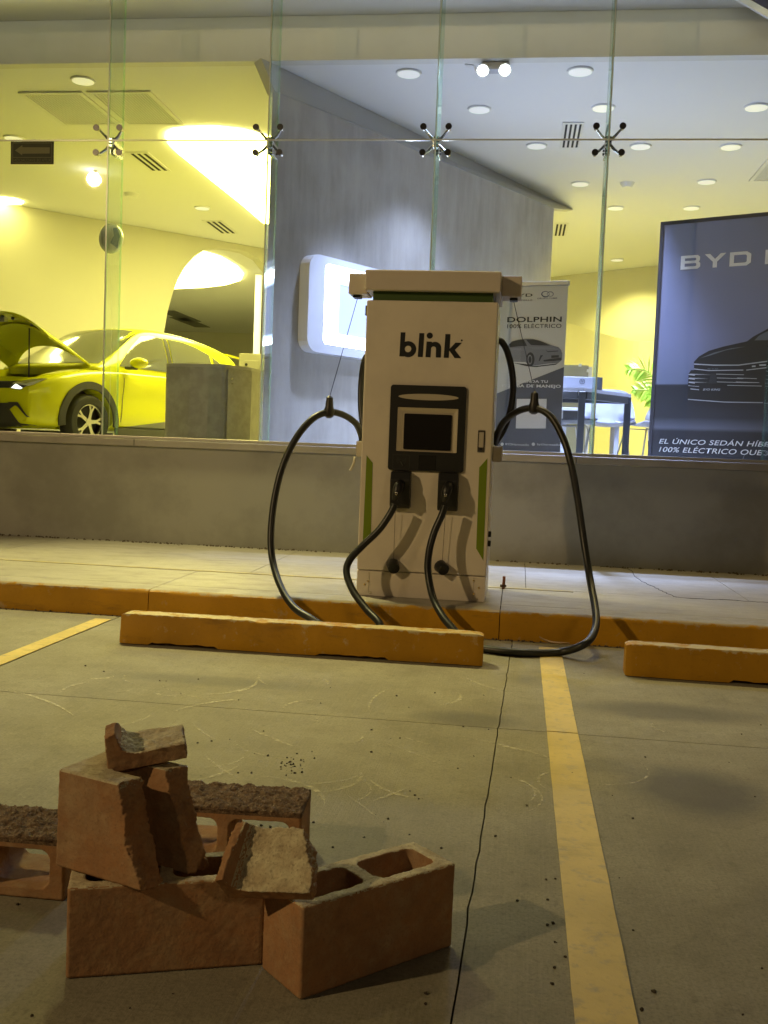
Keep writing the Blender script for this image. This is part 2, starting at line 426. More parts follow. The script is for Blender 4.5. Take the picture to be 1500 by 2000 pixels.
for k in range(58):
    px = rs.uniform(120, 760) if k < 44 else rs.uniform(760, 1300); py = rs.uniform(1325, 1640) if k < 44 else rs.uniform(1330, 1560)
    q = Pz(px, py, 0); scuff(q, rs.choice([.9, 1.2, 2.2, 2.0, 2.6])+rs.uniform(-.3, .3), rs.uniform(.10, .50), rs.uniform(-1.2, 1.2), rs.uniform(.003, .010), .0012+k*.00002)
for px, py, a, l_, be, w in ((470, 1350, 1.05, .42, .9, .012), (400, 1375, .9, .4, -.5, .010), (90, 1370, 2.55, .6, .3, .010), (240, 1352, .9, .12, 0, .006), (640, 1530, .5, .3, .8, .004)):
    scuff(Pz(px, py, 0), a, l_, be, w, .003)
obj('tyre_scuffs', bm, M_SC, ground, kind='stuff')
bm = newbm()
for k in range(150):
    if k < 50: q = Pz(rs.uniform(300, 1000), rs.uniform(1320, 1640), 0)
    elif k < 100: q = Pz(rs.gauss(560, 22) if k < 85 else rs.gauss(1085, 12), rs.gauss(1490, 12) if k < 85 else rs.uniform(1350, 1960), 0)
    else: q = Pz(rs.uniform(0, 1500), rs.uniform(1300, 1990), 0)
    r_ = rs.uniform(.0014, .0045) if k % 9 else rs.uniform(.004, .0055)
    vv = bmesh.ops.create_icosphere(bm, subdivisions=1, radius=r_, matrix=Matrix.Translation(q+Vector((0, 0, r_*.35))))['verts']
    for v in vv: v.co += Vector((rs.uniform(-1, 1), rs.uniform(-1, 1), rs.uniform(-.6, .2)))*r_*.4
obj('gravel_crumbs', bm, mat('crumb_brown', (.045, .035, .025), .9), kind='stuff', label='dark crumbs of gravel scattered over the concrete bays', cat='gravel')

# ------------------------------------------------------------------ kerb and sidewalk
ZK = .17; KY = 5.856
sidewalk = obj('sidewalk', B(-60, 60, KY+.25, 8.6, -.06, ZK-.012), M_DARK, kind='structure')
def kerbpiece(x0, x1, sd):
    """bull-nosed kerb length; material 0 painted face, 1 bare top"""
    bm = newbm(); n = max(2, int((x1-x0)/.05)); prof = [(0, -.05), (.004, .06), (.010, .14), (.016, .158), (.030, ZK-.002), (.055, ZK), (.16, ZK), (.24, ZK), (.24, -.05)]
    rings = []
    for i in range(n+1):
        x = x0+(x1-x0)*i/n; ring = []
        for k, (y, z) in enumerate(prof):
            d = .007*noise.noise(Vector((x*3, k*.7, sd)))+.004*noise.noise(Vector((x*17, k*.9, sd))) if k < 6 else 0
            ring.append(bm.verts.new((x, KY+y+d, z+(d*.6 if 2 < k < 6 else 0))))
        rings.append(ring)
    for a, b in zip(rings, rings[1:]):
        for k in range(len(prof)-1):
            f = bm.faces.new((a[k], b[k], b[k+1], a[k+1])); f.material_index = 0 if k < 4 else 1
    bm.faces.new(rings[0]); bm.faces.new(rings[-1][::-1]); bmesh.ops.recalc_face_normals(bm, faces=bm.faces[:]); return bm
kerb = obj('kerb', B(-60, 60, KY+.03, KY+.235, -.06, ZK-.03), M_DARK, kind='structure')
kx = [-9, -5.2, -2.206, -.07, 2.4, 6]
for i in range(5):
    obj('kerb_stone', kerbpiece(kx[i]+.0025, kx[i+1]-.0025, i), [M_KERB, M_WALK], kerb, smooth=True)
YJ = 6.86
for i in range(5):
    obj('sidewalk_slab', B(kx[i]+.0025, kx[i+1]-.0025, KY+.243, YJ-.004, ZK-.07, ZK+.0005, .003, 1), M_WALK, sidewalk)
kx2 = [-9, -4.0, -1.85, .086, 1.55, 6]
for i in range(5):
    bm = newbm(); l = jag((kx2[i]+.0022, YJ+.004, ZK), (kx2[i]+.0022, 8.5, ZK), 20, .003, i); r = jag((kx2[i+1]-.0022, 8.5, ZK), (kx2[i+1]-.0022, YJ+.004, ZK), 20, .003, i+1)
    prism(bm, l[::-1]+r[::-1], (0, 0, -.07)); obj('sidewalk_slab', bm, M_WALK, sidewalk)
# faded paint strip along the sidewalk joint
bm = newbm(); l = jag((-9, YJ-.05, ZK+.0045), (.4, YJ-.05, ZK+.0045), 90, 0, 2)
for p in l: p.y += .01*noise.noise(Vector((p.x*6, 0, 3)))
prism(bm, [Vector((p.x, p.y, p.z)) for p in l]+[Vector((p.x, p.y+.055+.02*noise.noise(Vector((p.x*4, 2, 1))), p.z)) for p in l[::-1]], (0, 0, -.0035))
obj('painted_line', bm, m_paint('faded_strip_paint', (.46, .40, .22), (.34, .31, .25), .9, 12, .6, (.45, .6)), sidewalk)
# crack wandering from the wall to the joint on the right
bm = newbm(); cp = [Pz(*p, ZK) for p in ((1175, 1107), (1225, 1112), (1245, 1130), (1275, 1146), (1300, 1158), (1330, 1168), (1420, 1172), (1500, 1177))]
cp = [p+Vector((.012*rs.uniform(-1, 1), .02*rs.uniform(-1, 1), 0)) for p in spline(cp, 6)]
tube(bm, [p+Vector((0, 0, .0005)) for p in cp], .0028, 5); obj('crack', bm, M_DARK, sidewalk)
# grime and debris ridge along the foot of the wall
bm = newbm()
for i in range(420):
    x = rs.uniform(-6, 3); y = 8.5-abs(rs.gauss(0, .03)); r_ = rs.uniform(.003, .012)
    bmesh.ops.create_icosphere(bm, subdivisions=1, radius=r_, matrix=Matrix.Translation((x, y, ZK+r_*.3)))
obj('wall_foot_grit', bm, mat('grit_brown', (.11, .085, .06), .95), kind='stuff', label='brown grit gathered along the foot of the grey wall', cat='grit')

bm = newbm()
for i in range(260):
    x = rs.uniform(-4, 2.4); y = KY-.002-abs(rs.gauss(0, .025)); r_ = rs.uniform(.002, .008)
    bmesh.ops.create_icosphere(bm, subdivisions=1, radius=r_, matrix=Matrix.Translation((x, y, r_*.3)))
obj('kerb_foot_grit', bm, mat('grit_brown', (.11, .085, .06), .95), kind='stuff', label='dark grit lying along the foot of the yellow kerb', cat='grit')

# ================================================================== SHOWROOM BUILDING
FZ = .925; CZ = 4.68; UZ = 5.09; GY = 8.5
room = thing('showroom', 'glass fronted car showroom with low grey wall and lit yellow interior', 'building', (-1.5, 8.5, 0))
M_PLINTH = mat('grey_wall_paint', (.33, .325, .285), .7, var=.22, vs=1.6, bmp=.15, bs=220)
M_SILL = mat('sill_paint', (.36, .335, .29), .55, var=.15, vs=4)
M_WHITE = mat('white_ceiling_paint', (.78, .78, .78), .8)
M_CREAM = mat('cream_wall_paint', (.64, .62, .50), .8)
M_BULK = mat('bulkhead_paint', (.70, .69, .64), .8, var=.06, vs=2)
obj('low_wall', B(-14, 9, GY, GY+.25, ZK-.1, 1.012), M_PLINTH, room)
for i, (a, b) in enumerate(((-14, -6.2), (-6.2, -3.35), (-3.35, .47), (.47, 2.95), (2.95, 9))):
    bm = newbm(); box(bm, a+.002, b-.002, GY-.035, GY+.42, 1.015, 1.075, .006); obj('window_sill', bm, M_SILL, room)
obj('glazing_channel', B(-14, 9, GY-.012, GY+.05, 1.077, 1.104, .004), mat('channel_metal', (.55, .53, .48), .35, .6), room)
M_STEEL = mat('brushed_steel', (.62, .60, .56), .22, 1); M_BLK = mat('black_cap', (.018, .017, .016), .32); M_SILI = mat('clear_silicone', (.62, .66, .60), .25)
seams = [-7.92, -6.50, -5.08, -3.66, -2.238, -.812, .598, 2.02, 3.44, 4.86]
for a, b in zip(seams, seams[1:]):
    for z0, z1 in ((1.105, 3.643), (3.657, 5.22)):
        obj('glass_pane', B(a+.006, b-.006, GY, GY+.012, z0, z1), GLASS, room)
for s in seams[1:-1]:
    obj('glass_joint', B(s-.0055, s+.0055, GY+.001, GY+.011, 1.105, 5.22), M_SILI, room)
    bm = newbm(); box(bm, s-.0095, s+.0095, GY+.016, GY+.326, 1.08, 5.08)
    for f in bm.faces:
        f.material_index = 0 if abs(f.normal.x) > .5 else 1
    obj('glass_fin', bm, [FINGLASS, EDGE], room)
obj('glass_joint', B(-7.9, 4.8, GY+.0015, GY+.0105, 3.644, 3.656), M_SILI, room)
# spider fittings
def spider(s):
    c = Vector((s, GY+.085, 3.65)); bm = newbm()
    box(bm, s-.028, s+.028, GY+.055, GY+.115, 3.605, 3.695, .008)
    root = obj('spider_fitting', bm, M_STEEL, room)
    for sx in (-1, 1):
        for sz in (-1, 1):
            bm = newbm(); tip = Vector((s+sx*.105, GY+.05, 3.65+sz*.105))
            tube(bm, [c+Vector((sx*.01, 0, sz*.01)), c.lerp(tip, .55)+Vector((0, .02, 0)), tip], [.015, .012, .0095], 8)
            cyl(bm, tip+Vector((0, -.036, 0)), (0, 1, 0), .017, .05, 12); obj('arm', bm, M_STEEL, root, smooth=True)
            bm = newbm(); cyl(bm, (tip.x, GY-.012, tip.z), (0, 1, 0), .027, .011, 18); obj('cap', bm, M_BLK, root, smooth=True)
    bm = newbm()
    for sx in (-1, 1): box(bm, s+sx*.016-.004, s+sx*.016+.004, GY+.1, GY+.29, 3.56, 3.67, .002, 1)
    obj('fin_bracket', bm, M_STEEL, root)
    for z in (3.6, 3.63):
        bm = newbm(); cyl(bm, (s-.03, GY+.24, z), (1, 0, 0), .011, .06, 10); obj('bolt', bm, M_BLK, root)
for s in seams[2:-1]: spider(s)

# shell: floor, ceilings, bulkhead, walls
obj('floor', B(-14, 9, GY+.26, 36, FZ-.1, FZ), mat('pale_floor_tile', (.64, .64, .63), .25, var=.08, vs=1), room)
obj('upper_ceiling', B(-14, 9, GY+.02, 9.62, UZ, UZ+.1), mat('soffit_paint', (.66, .65, .60), .8), room)
obj('bulkhead', B(-14, 9, 9.5, 9.62, CZ, UZ-.003), M_BULK, room)
obj('ceiling', B(-14, 9, 9.62, 36, CZ, CZ+.12), M_WHITE, room)
obj('facade_wall', B(-14, 9, GY+.0, GY+.3, 5.24, 7.2), M_PLINTH, room)
obj('roof', B(-14, 9, GY+.31, 36, 6.9, 7.1), M_PLINTH, room)
bm = newbm(); box(bm, -14.3, -14.02, GY, 36, 0, 7); obj('side_wall', bm, M_CREAM, room)
bm = newbm(); box(bm, 9.02, 9.3, GY, 36, 0, 7); obj('side_wall', bm, M_CREAM, room)
obj('end_wall', B(-14, 9, 33, 33.2, FZ, CZ), M_CREAM, room)

# the slanted grey partition
wn = Vector((-2.42, 9.54, 0)); wd = Vector((.306+2.42, 14.05-9.54, 0)); WL = wd.length; wd.normalize(); wnm = Vector((wd.y, -wd.x, 0))
M_CON = m_wallcon(); WT = 4.40
bm = newbm(); pts = [wn+Vector((-.055, -.015, 0)), wn, wn+wd*WL*.5, wn+wd*WL, wn+wd*WL+Vector((-.02, .5, 0)), wn+Vector((-.01, .5, 0))]
prism(bm, [p+Vector((0, 0, FZ)) for p in pts], (0, 0, WT-FZ)); obj('concrete_partition', bm, M_CON, room)

# sloped cream fascia closing the gap between the partition and the ceiling
ca, cb = Pz(545, 130, CZ-.002), Pz(1120, 410, CZ-.002); k = wn+wd*(WL+.02); dc = (cb-ca).normalized()
wa, wb = wn+wd*-.05+Vector((0, 0, WT+.002)), wn+wd*WL+Vector((0, 0, WT+.002)); ca = ca-dc*.25
bm = newbm(); t_ = [bm.verts.new(p) for p in (wa, wb, cb, ca)]; q_ = [bm.verts.new(p+Vector((-.10, .12, 0))) for p in (wa, wb, cb, ca)]
bm.faces.new(t_); bm.faces.new(q_[::-1])
for i in range(4): bm.faces.new((t_[i], q_[i], q_[(i+1) % 4], t_[(i+1) % 4]))
bmesh.ops.recalc_face_normals(bm, faces=bm.faces[:]); obj('sloped_fascia', bm, mat('fascia_paint', (.50, .49, .45), .8), room)

# curved yellow left wall with its arched opening (two pieces: solid stretch, and arch piece cut from one outline)
aw = Vector((-8.25, 15.1, 0)); ad = (Vector((-4.892, 18.511, 0))-aw).normalized(); an = Vector((ad.y, -ad.x, 0))
def onwall(px, py):
    p = Pp(px, py, aw, an); return (p-aw).dot(ad), p.z
arch = [onwall(*p) for p in ((322, 690), (320, 650), (327, 610), (338, 570), (348, 545), (362, 520), (380, 500), (397, 490), (420, 484), (450, 486), (480, 492), (505, 505), (525, 530))]
s_end = onwall(545, 500)[0]
out = [(-4.0, FZ), (arch[0][0]+.02, FZ)]+arch+[(s_end-.15, FZ), (s_end+3, FZ), (s_end+3, CZ-.004), (-4.0, CZ-.004)]
bm = newbm(); prism(bm, [aw+ad*s+Vector((0, 0, z)) for s, z in out], -an*.22); 
bmesh.ops.triangulate(bm, faces=[f for f in bm.faces if len(f.verts) > 4]); obj('arched_wall', bm, M_CREAM, room)

# right back walls and curved band
q0 = Pz(1085, 540, CZ); q1 = Pz(1290, 518, CZ); dq = (q1-q0).normalized()
bm = newbm(); prism(bm, [Vector((q0.x, q0.y, 0))-dq*4+Vector((0, 0, FZ)), Vector((q1.x, q1.y, 0))+dq*8+Vector((0, 0, FZ)), Vector((q1.x, q1.y, 0))+dq*8+Vector((0, .2, FZ)), Vector((q0.x, q0.y, 0))-dq*4+Vector((0, .2, FZ))], (0, 0, CZ-FZ-.003)); obj('back_wall', bm, M_CREAM, room)
bp = [Py(px, py, y) for px, py, y in ((1060, 630, 18.6), (1110, 632, 18.3), (1165, 648, 17.6), (1225, 664, 16.9), (1290, 668, 16.6), (1420, 668, 16.3))]
bp = spline(bp, 5); bm = newbm()
prism(bm, [Vector((p.x, p.y, 0)) for p in bp]+[Vector((p.x, p.y+.25, 0)) for p in bp[::-1]], (0, 0, .01))
for v in bm.verts: v.co.z = FZ if v.co.z < .005 else 0
top = [v for v in bm.verts if v.co.z == 0]
for v in top:
    k = min(bp, key=lambda p: (p.x-v.co.x)**2); v.co.z = k.z
obj('curved_low_wall', bm, mat('ochre_wall_paint', (.62, .59, .42), .8), room)
# white trim and dark panel hung under the upper ceiling, top right
bm = newbm(); yt = 9.3; e0 = Py(1400, -24, yt); e1 = Py(1545, 60, yt); f0 = Py(1425, -24, yt); f1 = Py(1545, 45, yt)
prism(bm, [e0, e1, f1, f0], (0, .03, 0)); obj('ceiling_trim', bm, mat('white_trim', (.85, .85, .85), .5), room)
g0, g1 = Py(1428, -24, yt+.01), Py(1545, 44, yt+.01); bm = newbm(); prism(bm, [g0, g1, Vector((g1.x, g1.y, g0.z))], (0, .02, 0)); obj('dark_recess_panel', bm, mat('dark_violet_panel', (.06, .055, .09), .3), room)

# ------------------------------------------------------------------ luminous ceiling panels, lights, vents
M_LEAF = emit('luminous_panel', (1, .85, .24), 25.0)
def ceilpoly(pts, z, d=.02):
    bm = newbm(); prism(bm, [Vector((p.x, p.y, z)) for p in pts], (0, 0, d)); return bm
lp = [Pz(px, py, CZ) for px, py in ((325, 268), (326, 258), (338, 251), (365, 247.5), (420, 246), (470, 251), (515, 262), (560, 276))]
lp += [Vector((-2.5, 12.6, 0)), Vector((-2.35, 13.6, 0)), Vector((-2.6, 14.8, 0)), Vector((-3.2, 16.0, 0)), Vector((-3.9, 16.4, 0))]
lp += [Pz(px, py, CZ) for px, py in ((515, 433), (470, 394), (420, 354), (380, 321), (345, 293), (331, 279))]
obj('luminous_panel', ceilpoly(lp, CZ-.03), M_LEAF, label='large white glowing leaf shaped light in the yellow ceiling left of the grey wall', cat='ceiling light', loc=(-3.4, 13, CZ), group='luminous ceiling panels')
lp = [Pz(px, py, CZ) for px, py in ((336, 562), (342, 549), (356, 528), (375, 508), (397, 490), (430, 500), (462, 519), (475, 534), (470, 545), (440, 554), (400, 559))]
obj('luminous_panel', ceilpoly(lp, CZ-.03), M_LEAF, label='small white glowing light seen through the arched opening', cat='ceiling light', loc=(-8, 21, CZ), group='luminous ceiling panels')
lp = [Pz(px, py, CZ) for px, py in ((-60, 380), (0, 384), (30, 387), (46, 393), (40, 396), (0, 396.5), (-60, 397))]
obj('luminous_panel', ceilpoly(lp, CZ-.03), M_LEAF, label='thin bright light slot where the left wall meets the ceiling', cat='ceiling light', loc=(-8.3, 15.3, CZ), group='luminous ceiling panels')
bm = newbm(); box(bm, -.06, .06, -.05, .05, FZ, 4.6); c_ = Py(501, 690, 21)
for v in bm.verts: v.co += Vector((c_.x, c_.y, 0))
obj('slim_column', bm, emit('column_glow', (1, .93, .5), 1.3), label='slim bright column at the right of the arched opening', cat='light', loc=(c_.x, c_.y, FZ))  # column with an emissive surface of its own

M_DIF = emit('diffuser', (1, 1, .95), .38); M_DIFY = emit('diffuser_warm', (1, .93, .6), .5); M_RIM = mat('white_rim', (.8, .8, .8), .5)
def downlight(px, py, label, warm=False, power=0, col=(1, 1, 1), r=.125):
    p = Pz(px, py, CZ-.02); t = thing('ceiling_light', label, 'ceiling light', (p.x, p.y, CZ), group='round ceiling lights')
    bm = newbm(); cyl(bm, (p.x, p.y, CZ-.016), (0, 0, 1), r*.97, .015, 28, r); obj('frame', bm, M_RIM, t, smooth=True)
    bm = newbm(); cyl(bm, (p.x, p.y, CZ-.0195), (0, 0, 1), r*.86, .003, 28); obj('diffuser', bm, M_DIFY if warm else M_DIF, t)
    if power:
        lamp('SPOT', 'ceiling_light_bulb', (p.x, p.y, CZ-.06), power, col, .09, aim=(p.x, p.y, 0), angle=140 if col[2] < .3 else (66 if p.y < 10.5 else 98))
cool = (.46, .56, 1); warmc = (1, .86, .26)
for a in ((798, 146, 'round ceiling light just left of the third glass seam near the front beam', False, 800, cool),
          (1133, 142, 'round ceiling light right of the twin spotlights near the front beam', False, 2700, cool),
          (936, 216, 'round ceiling light in the second row between the third seam and the twin spotlights', False, 500, cool),
          (1178, 213, 'round ceiling light cut by the fourth glass seam above its spider fitting', True, 1800, cool),
          (1477, 212, 'round pale yellow ceiling light at the right edge of the photo', True, 1800, cool),
          (1048, 287, 'round ceiling light left of the black slotted vent', False, 0, cool),
          (1251, 288, 'round ceiling light just right of the fourth spider fitting', False, 0, cool),
          (1427, 289, 'round pale yellow ceiling light below the horizontal joint at the right', True, 0, warmc),
          (1133, 361, 'small far ceiling light left of the smoke detector', False, 0, warmc),
          (1380, 357, 'small far ceiling light right of the smoke detector', False, 220, warmc),
          (1202, 408, 'tiny far ceiling light right of the fourth seam above the yellow wall', False, 420, warmc),
          (1350, 408, 'tiny far ceiling light just above the large dark banner', False, 420, warmc),
          (1205, 509, 'faint farthest ceiling light on the yellow back of the room', False, 420, warmc),
          (162, 160, 'round yellow lit ceiling light in front of the twin grilles', True, 0, warmc),
          (27, 272, 'round ceiling light half hidden behind the arrow sign', True, 0, warmc),
          (395, 408, 'faint round ceiling light under the leaf shaped light', False, 0, warmc)): downlight(*a)
p = Pz(257, 378, CZ); bm = newbm(); cyl(bm, (p.x, p.y, CZ-.05), (0, 0, 1), .09, .05, 20, .11); obj('smoke_detector', bm, M_RIM, smooth=True, label='small round detector on the yellow ceiling right of the first seam', cat='smoke detector', loc=(p.x, p.y, CZ))
p = Pz(1225, 357, CZ); bm = newbm(); cyl(bm, (p.x, p.y, CZ-.06), (0, 0, 1), .06, .06, 20, .1); obj('smoke_detector', bm, M_RIM, smooth=True, label='small round smoke detector on the pale right ceiling', cat='smoke detector', loc=(p.x, p.y, CZ))
# glowing ball added where the panes mirror the street lamp
p = Pz(183, 350, CZ-.12); t = thing('street_glint', 'small glowing ball added where the street lamp glints, left of the first seam', 'ceiling light', (p.x, p.y, CZ))
bm = newbm(); ball(bm, p, .055, 14); obj('glint_ball', bm, emit('glint_glow', (1, .95, .8), 20), t, smooth=True)
bm = newbm(); cyl(bm, p+Vector((.02, 0, .04)), (0, 0, 1), .03, .075, 12); obj('glint_stem', bm, M_RIM, t, smooth=True)
# twin emergency spotlights
c0 = Pz(963, 124, CZ); t = thing('twin_spotlight', 'twin glaring emergency spotlights on the ceiling right of the third seam', 'spotlight', (c0.x, c0.y, CZ))
bm = newbm(); box(bm, c0.x-.10, c0.x+.15, c0.y-.06, c0.y+.06, CZ-.075, CZ-.002, .012); obj('battery_box', bm, mat('grey_plastic', (.45, .45, .47), .5), t)
M_SPOTG = emit('spot_glow', (.95, .97, 1), 60)
for px, py in ((943, 138), (986, 137)):
    q = Pz(px, py, CZ-.10); bm = newbm(); ax = Vector((0, -.75, -.65)).normalized()
    cyl(bm, q-ax*.07, ax, .042, .07, 18, .058); hd = obj('spot_head', bm, M_RIM, t, smooth=True)
    bm = newbm(); cyl(bm, q+ax*.001, ax, .043, .006, 18); obj('lens', bm, M_SPOTG, hd, smooth=True)
    lamp('SPOT', 'spot_head_light', q+ax*.03, 120, (.5, .6, 1), .05, aim=q+ax, angle=85)
bm = newbm(); tube(bm, spline([Pz(908, 126, CZ-.006), Pz(925, 128, CZ-.01), Pz(928, 136, CZ-.05), Pz(935, 143, CZ-.1)], 6), .006, 6); obj('cable', bm, M_RIM, t)
# vents
M_SLOT = mat('vent_dark', (.012, .012, .014), .8); M_VF = mat('vent_white', (.72, .72, .70), .55)
def slotvent(x0, x1, y0, y1, n, label):
    t = thing('ceiling_vent', label, 'vent', ((x0+x1)/2, (y0+y1)/2, CZ), group='ceiling vents')
    obj('frame', B(x0, x1, y0, y1, CZ-.012, CZ-.001, .003, 1), M_VF, t); w = (x1-x0)/(n+.6)
    for k in range(n):
        a = x0+w*(k+.5); obj('slot', B(a+w*.15, a+w*.62, y0+.05, y1-.05, CZ-.0155, CZ-.0125), M_SLOT, t)
a, b = Pz(1101, 238, CZ), Pz(1131, 288, CZ); slotvent(a.x-.01, a.x+.22, a.y, b.y, 4, 'white ceiling vent with four black slots left of the fourth spider fitting')
a, b = Pz(262, 296, CZ), Pz(290, 333, CZ); slotvent(a.x-.12, a.x+.18, a.y, b.y, 3, 'slotted vent on the yellow ceiling right of the first spider fitting')
a, b = Pz(410, 430, CZ), Pz(432, 455, CZ); slotvent(a.x-.14, a.x+.2, a.y, b.y, 3, 'far slotted vent on the yellow ceiling below the leaf shaped light')
def grille(x0, x1, y0, y1, label):
    t = thing('ceiling_grille', label, 'vent', ((x0+x1)/2, (y0+y1)/2, CZ), group='ceiling grilles')
    bm = newbm(); o = [(x0, y0), (x1, y0), (x1, y1), (x0, y1)]; i_ = [(x0+.05, y0+.05), (x1-.05, y0+.05), (x1-.05, y1-.05), (x0+.05, y1-.05)]
    ring_prism(bm, [Vector((*p, CZ-.02)) for p in o], [Vector((*p, CZ-.02)) for p in i_], (0, 0, .018)); obj('frame', bm, M_VF, t)
    obj('duct_back', B(x0+.05, x1-.05, y0+.05, y1-.05, CZ-.006, CZ-.002), mat('duct_shade', (.45, .45, .42), .8), t)
    bm = newbm(); n = 18
    for k in range(n):
        x = x0+.06+(x1-x0-.12)*(k+.5)/n; box(bm, x-.008, x+.008, y0+.052, y1-.052, CZ-.017, CZ-.0075)
    obj('slat_panel', bm, M_VF, t, kind='stuff')
grille(-5.42, -4.71, 10.25, 11.32, 'left one of two white slatted grilles in the yellow ceiling')
grille(-4.66, -3.96, 10.25, 11.32, 'right one of two white slatted grilles, crossed by the first glass seam')
a = Pz(1466, 352, CZ); grille(a.x-.02, a.x+.65, a.y-1.1, a.y, 'white slatted grille at the right edge of the pale ceiling')
c_ = Py(1088, 448, 16); t = thing('wall_vent', 'narrow slotted vent in the yellow area beside the grey wall end', 'vent', (c_.x, c_.y, CZ))
a = Pz(1086, 435, CZ); b = Pz(1090, 460, CZ)
obj('frame', B(a.x-.02, a.x+.2, a.y, b.y, CZ-.012, CZ-.001), M_VF, t)
for k in range(3): obj('slot', B(a.x+.01+k*.06, a.x+.04+k*.06, a.y+.05, b.y-.05, CZ-.0155, CZ-.0125), M_SLOT, t)
# far vents seen through the arch
for px, py, lb in ((352, 617, 'dark far ceiling vent through the arch, nearer the car'), (372, 629, 'dark far ceiling vent through the arch, lower one')):
    p = Pz(px, py, CZ); obj('far_ceiling_vent', B(p.x-.25, p.x+.25, p.y-1.2, p.y+1.2, CZ-.02, CZ-.002), mat('vent_shade', (.2, .2, .18), .8), label=lb, cat='vent', loc=(p.x, p.y, CZ), group='far ceiling vents')

# ------------------------------------------------------------------ light box on the partition
def onpart(px, py):
    p = Pp(px, py, wn, wnm); return (p-wn).dot(wd), p.z
sl, zt = onpart(586, 505); zb = onpart(582, 686)[1]; zt = onpart(596, 497)[1]
s2, z2 = onpart(617, 516); _, z3 = onpart(613, 672); sr = sl+2.55
def WP(s, z, d): return wn+wd*s+wnm*d+Vector((0, 0, z))
lb = thing('light_box', 'white rounded light box glowing blue white on the grey wall', 'light box', WP(sl, zb, 0))
mid = (zt+zb)/2; hh = (zt-zb)/2
outer = rrect(sl, sr, zb, zt, .14); inner = rrect(s2, sr-(s2-sl), z3, z2, .05)
bm = newbm(); ring_prism(bm, [WP(s, z, .003) for s, z in outer], [WP(s, z, .003) for s, z in inner], wnm*.13); obj('frame', bm, mat('white_acrylic', (.8, .8, .82), .35), lb)
m, nt, b_, pos_ = start('edge_lit_screen')
sub = nt.nodes.new('ShaderNodeVectorMath'); sub.operation = 'SUBTRACT'; sub.inputs[1].default_value = WP((sl+sr)/2, mid, 0); nt.links.new(pos_, sub.inputs[0])
dn = nt.nodes.new('ShaderNodeVectorMath'); dn.operation = 'DOT_PRODUCT'; dn.inputs[1].default_value = wd; nt.links.new(sub.outputs[0], dn.inputs[0])
sx = nt.nodes.new('ShaderNodeSeparateXYZ'); nt.links.new(sub.outputs[0], sx.inputs[0])
ea = math_n(nt, 'DIVIDE', math_n(nt, 'ABSOLUTE', dn.outputs['Value']), (sr-sl)/2-.1); eb = math_n(nt, 'DIVIDE', math_n(nt, 'ABSOLUTE', sx.outputs[2]), (z2-z3)/2)
k = math_n(nt, 'MAXIMUM', ea, eb); nt.links.new(mixc(nt, ramp(nt, k, .62, .92), (.42, .52, .95), (.88, .92, 1)), b_.inputs['Emission Color'])
nt.links.new(ramp(nt, k, .62, .95, 1.25, 32), b_.inputs['Emission Strength']); b_.inputs['Base Color'].default_value = (.3, .3, .35, 1)
bm = newbm(); prism(bm, [WP(s, z, .05) for s, z in rrect(s2-.004, sr-(s2-sl)+.004, z3-.004, z2+.004, .05)], wnm*.01); obj('screen', bm, m, lb)

# ------------------------------------------------------------------ arrow sign stuck behind the glass
sg = thing('exit_sign', 'dark olive arrow sign stuck inside the glass at upper left', 'sign', Py(63, 320, GY+.02))
M_SG = mat('sign_olive', (.065, .058, .022), .6); M_SG2 = mat('sign_outline', (.17, .155, .06), .6)
a = Py(22, 277, GY+.02); b = Py(105, 321, GY+.02)
obj('backing', B(a.x, b.x, GY+.014, GY+.020, b.z, a.z), M_SG, sg)
def SP(px, py): return Py(px, py, GY+.0135)
Ms = frame(Vector((a.x, GY+.0125, b.z)), (1, 0, 0), (0, 0, 1)); w, h = b.x-a.x, a.z-b.z
obj('border', curve_mesh([[(.04*w, .05*h), (.96*w, .05*h), (.96*w, .95*h), (.04*w, .95*h)], [(.055*w, .31*h), (.945*w, .31*h), (.945*w, .92*h), (.055*w, .92*h)], [(.055*w, .08*h), (.945*w, .08*h), (.945*w, .28*h), (.055*w, .28*h)]], Ms), M_SG2, sg)
obj('arrow', curve_mesh([[(.10*w, .61*h), (.27*w, .84*h), (.27*w, .75*h), (.91*w, .74*h), (.91*w, .47*h), (.27*w, .46*h), (.27*w, .39*h)]], Ms), mat('sign_arrow', (.22, .20, .09), .6), sg)
obj('lettering', text_mesh('RUTA DE EVACUACIÓN', frame(Vector((a.x+.07*w, GY+.0122, b.z+.11*h)), (1, 0, 0), (0, 0, 1)), width=.86*w, height=.13*h, bold=.01, mirror=True), M_SG2, sg)
# ================================================================== CHARGER
CY = 6.13
def C(px, py, d=0): return Py(px, py, CY-d)
M_CASE = mat('charger_white_paint', (.70, .64, .56), .38, var=.08, vs=3, bmp=.06, bs=500, coat=.15)
M_CASE2 = mat('header_white_paint', (.60, .54, .48), .42, var=.06, vs=4)
M_BLKP = mat('black_plastic', (.012, .012, .012), .42, bmp=.05, bs=300); M_GRN = mat('lime_green_vinyl', (.16, .24, .006), .45)
M_RUB = mat('black_cable_rubber', (.012, .013, .013), .38, bmp=.08, bs=200); M_BRK = mat('bracket_beige', (.48, .43, .36), .45)
xl, xr = -.966, -.167
ch = thing('charging_station', 'white electric car charging station with two black cables standing on the kerb', 'charger', ((xl+xr)/2, CY+.3, ZK))
obj('body', B(xl, xr, CY, CY+.62, ZK+.160, 1.985, .012, 3), M_CASE, ch)
obj('plinth_panel', B(xl+.002, xr-.002, CY+.002, CY+.61, ZK+.001, ZK+.156, .005), M_CASE, ch)
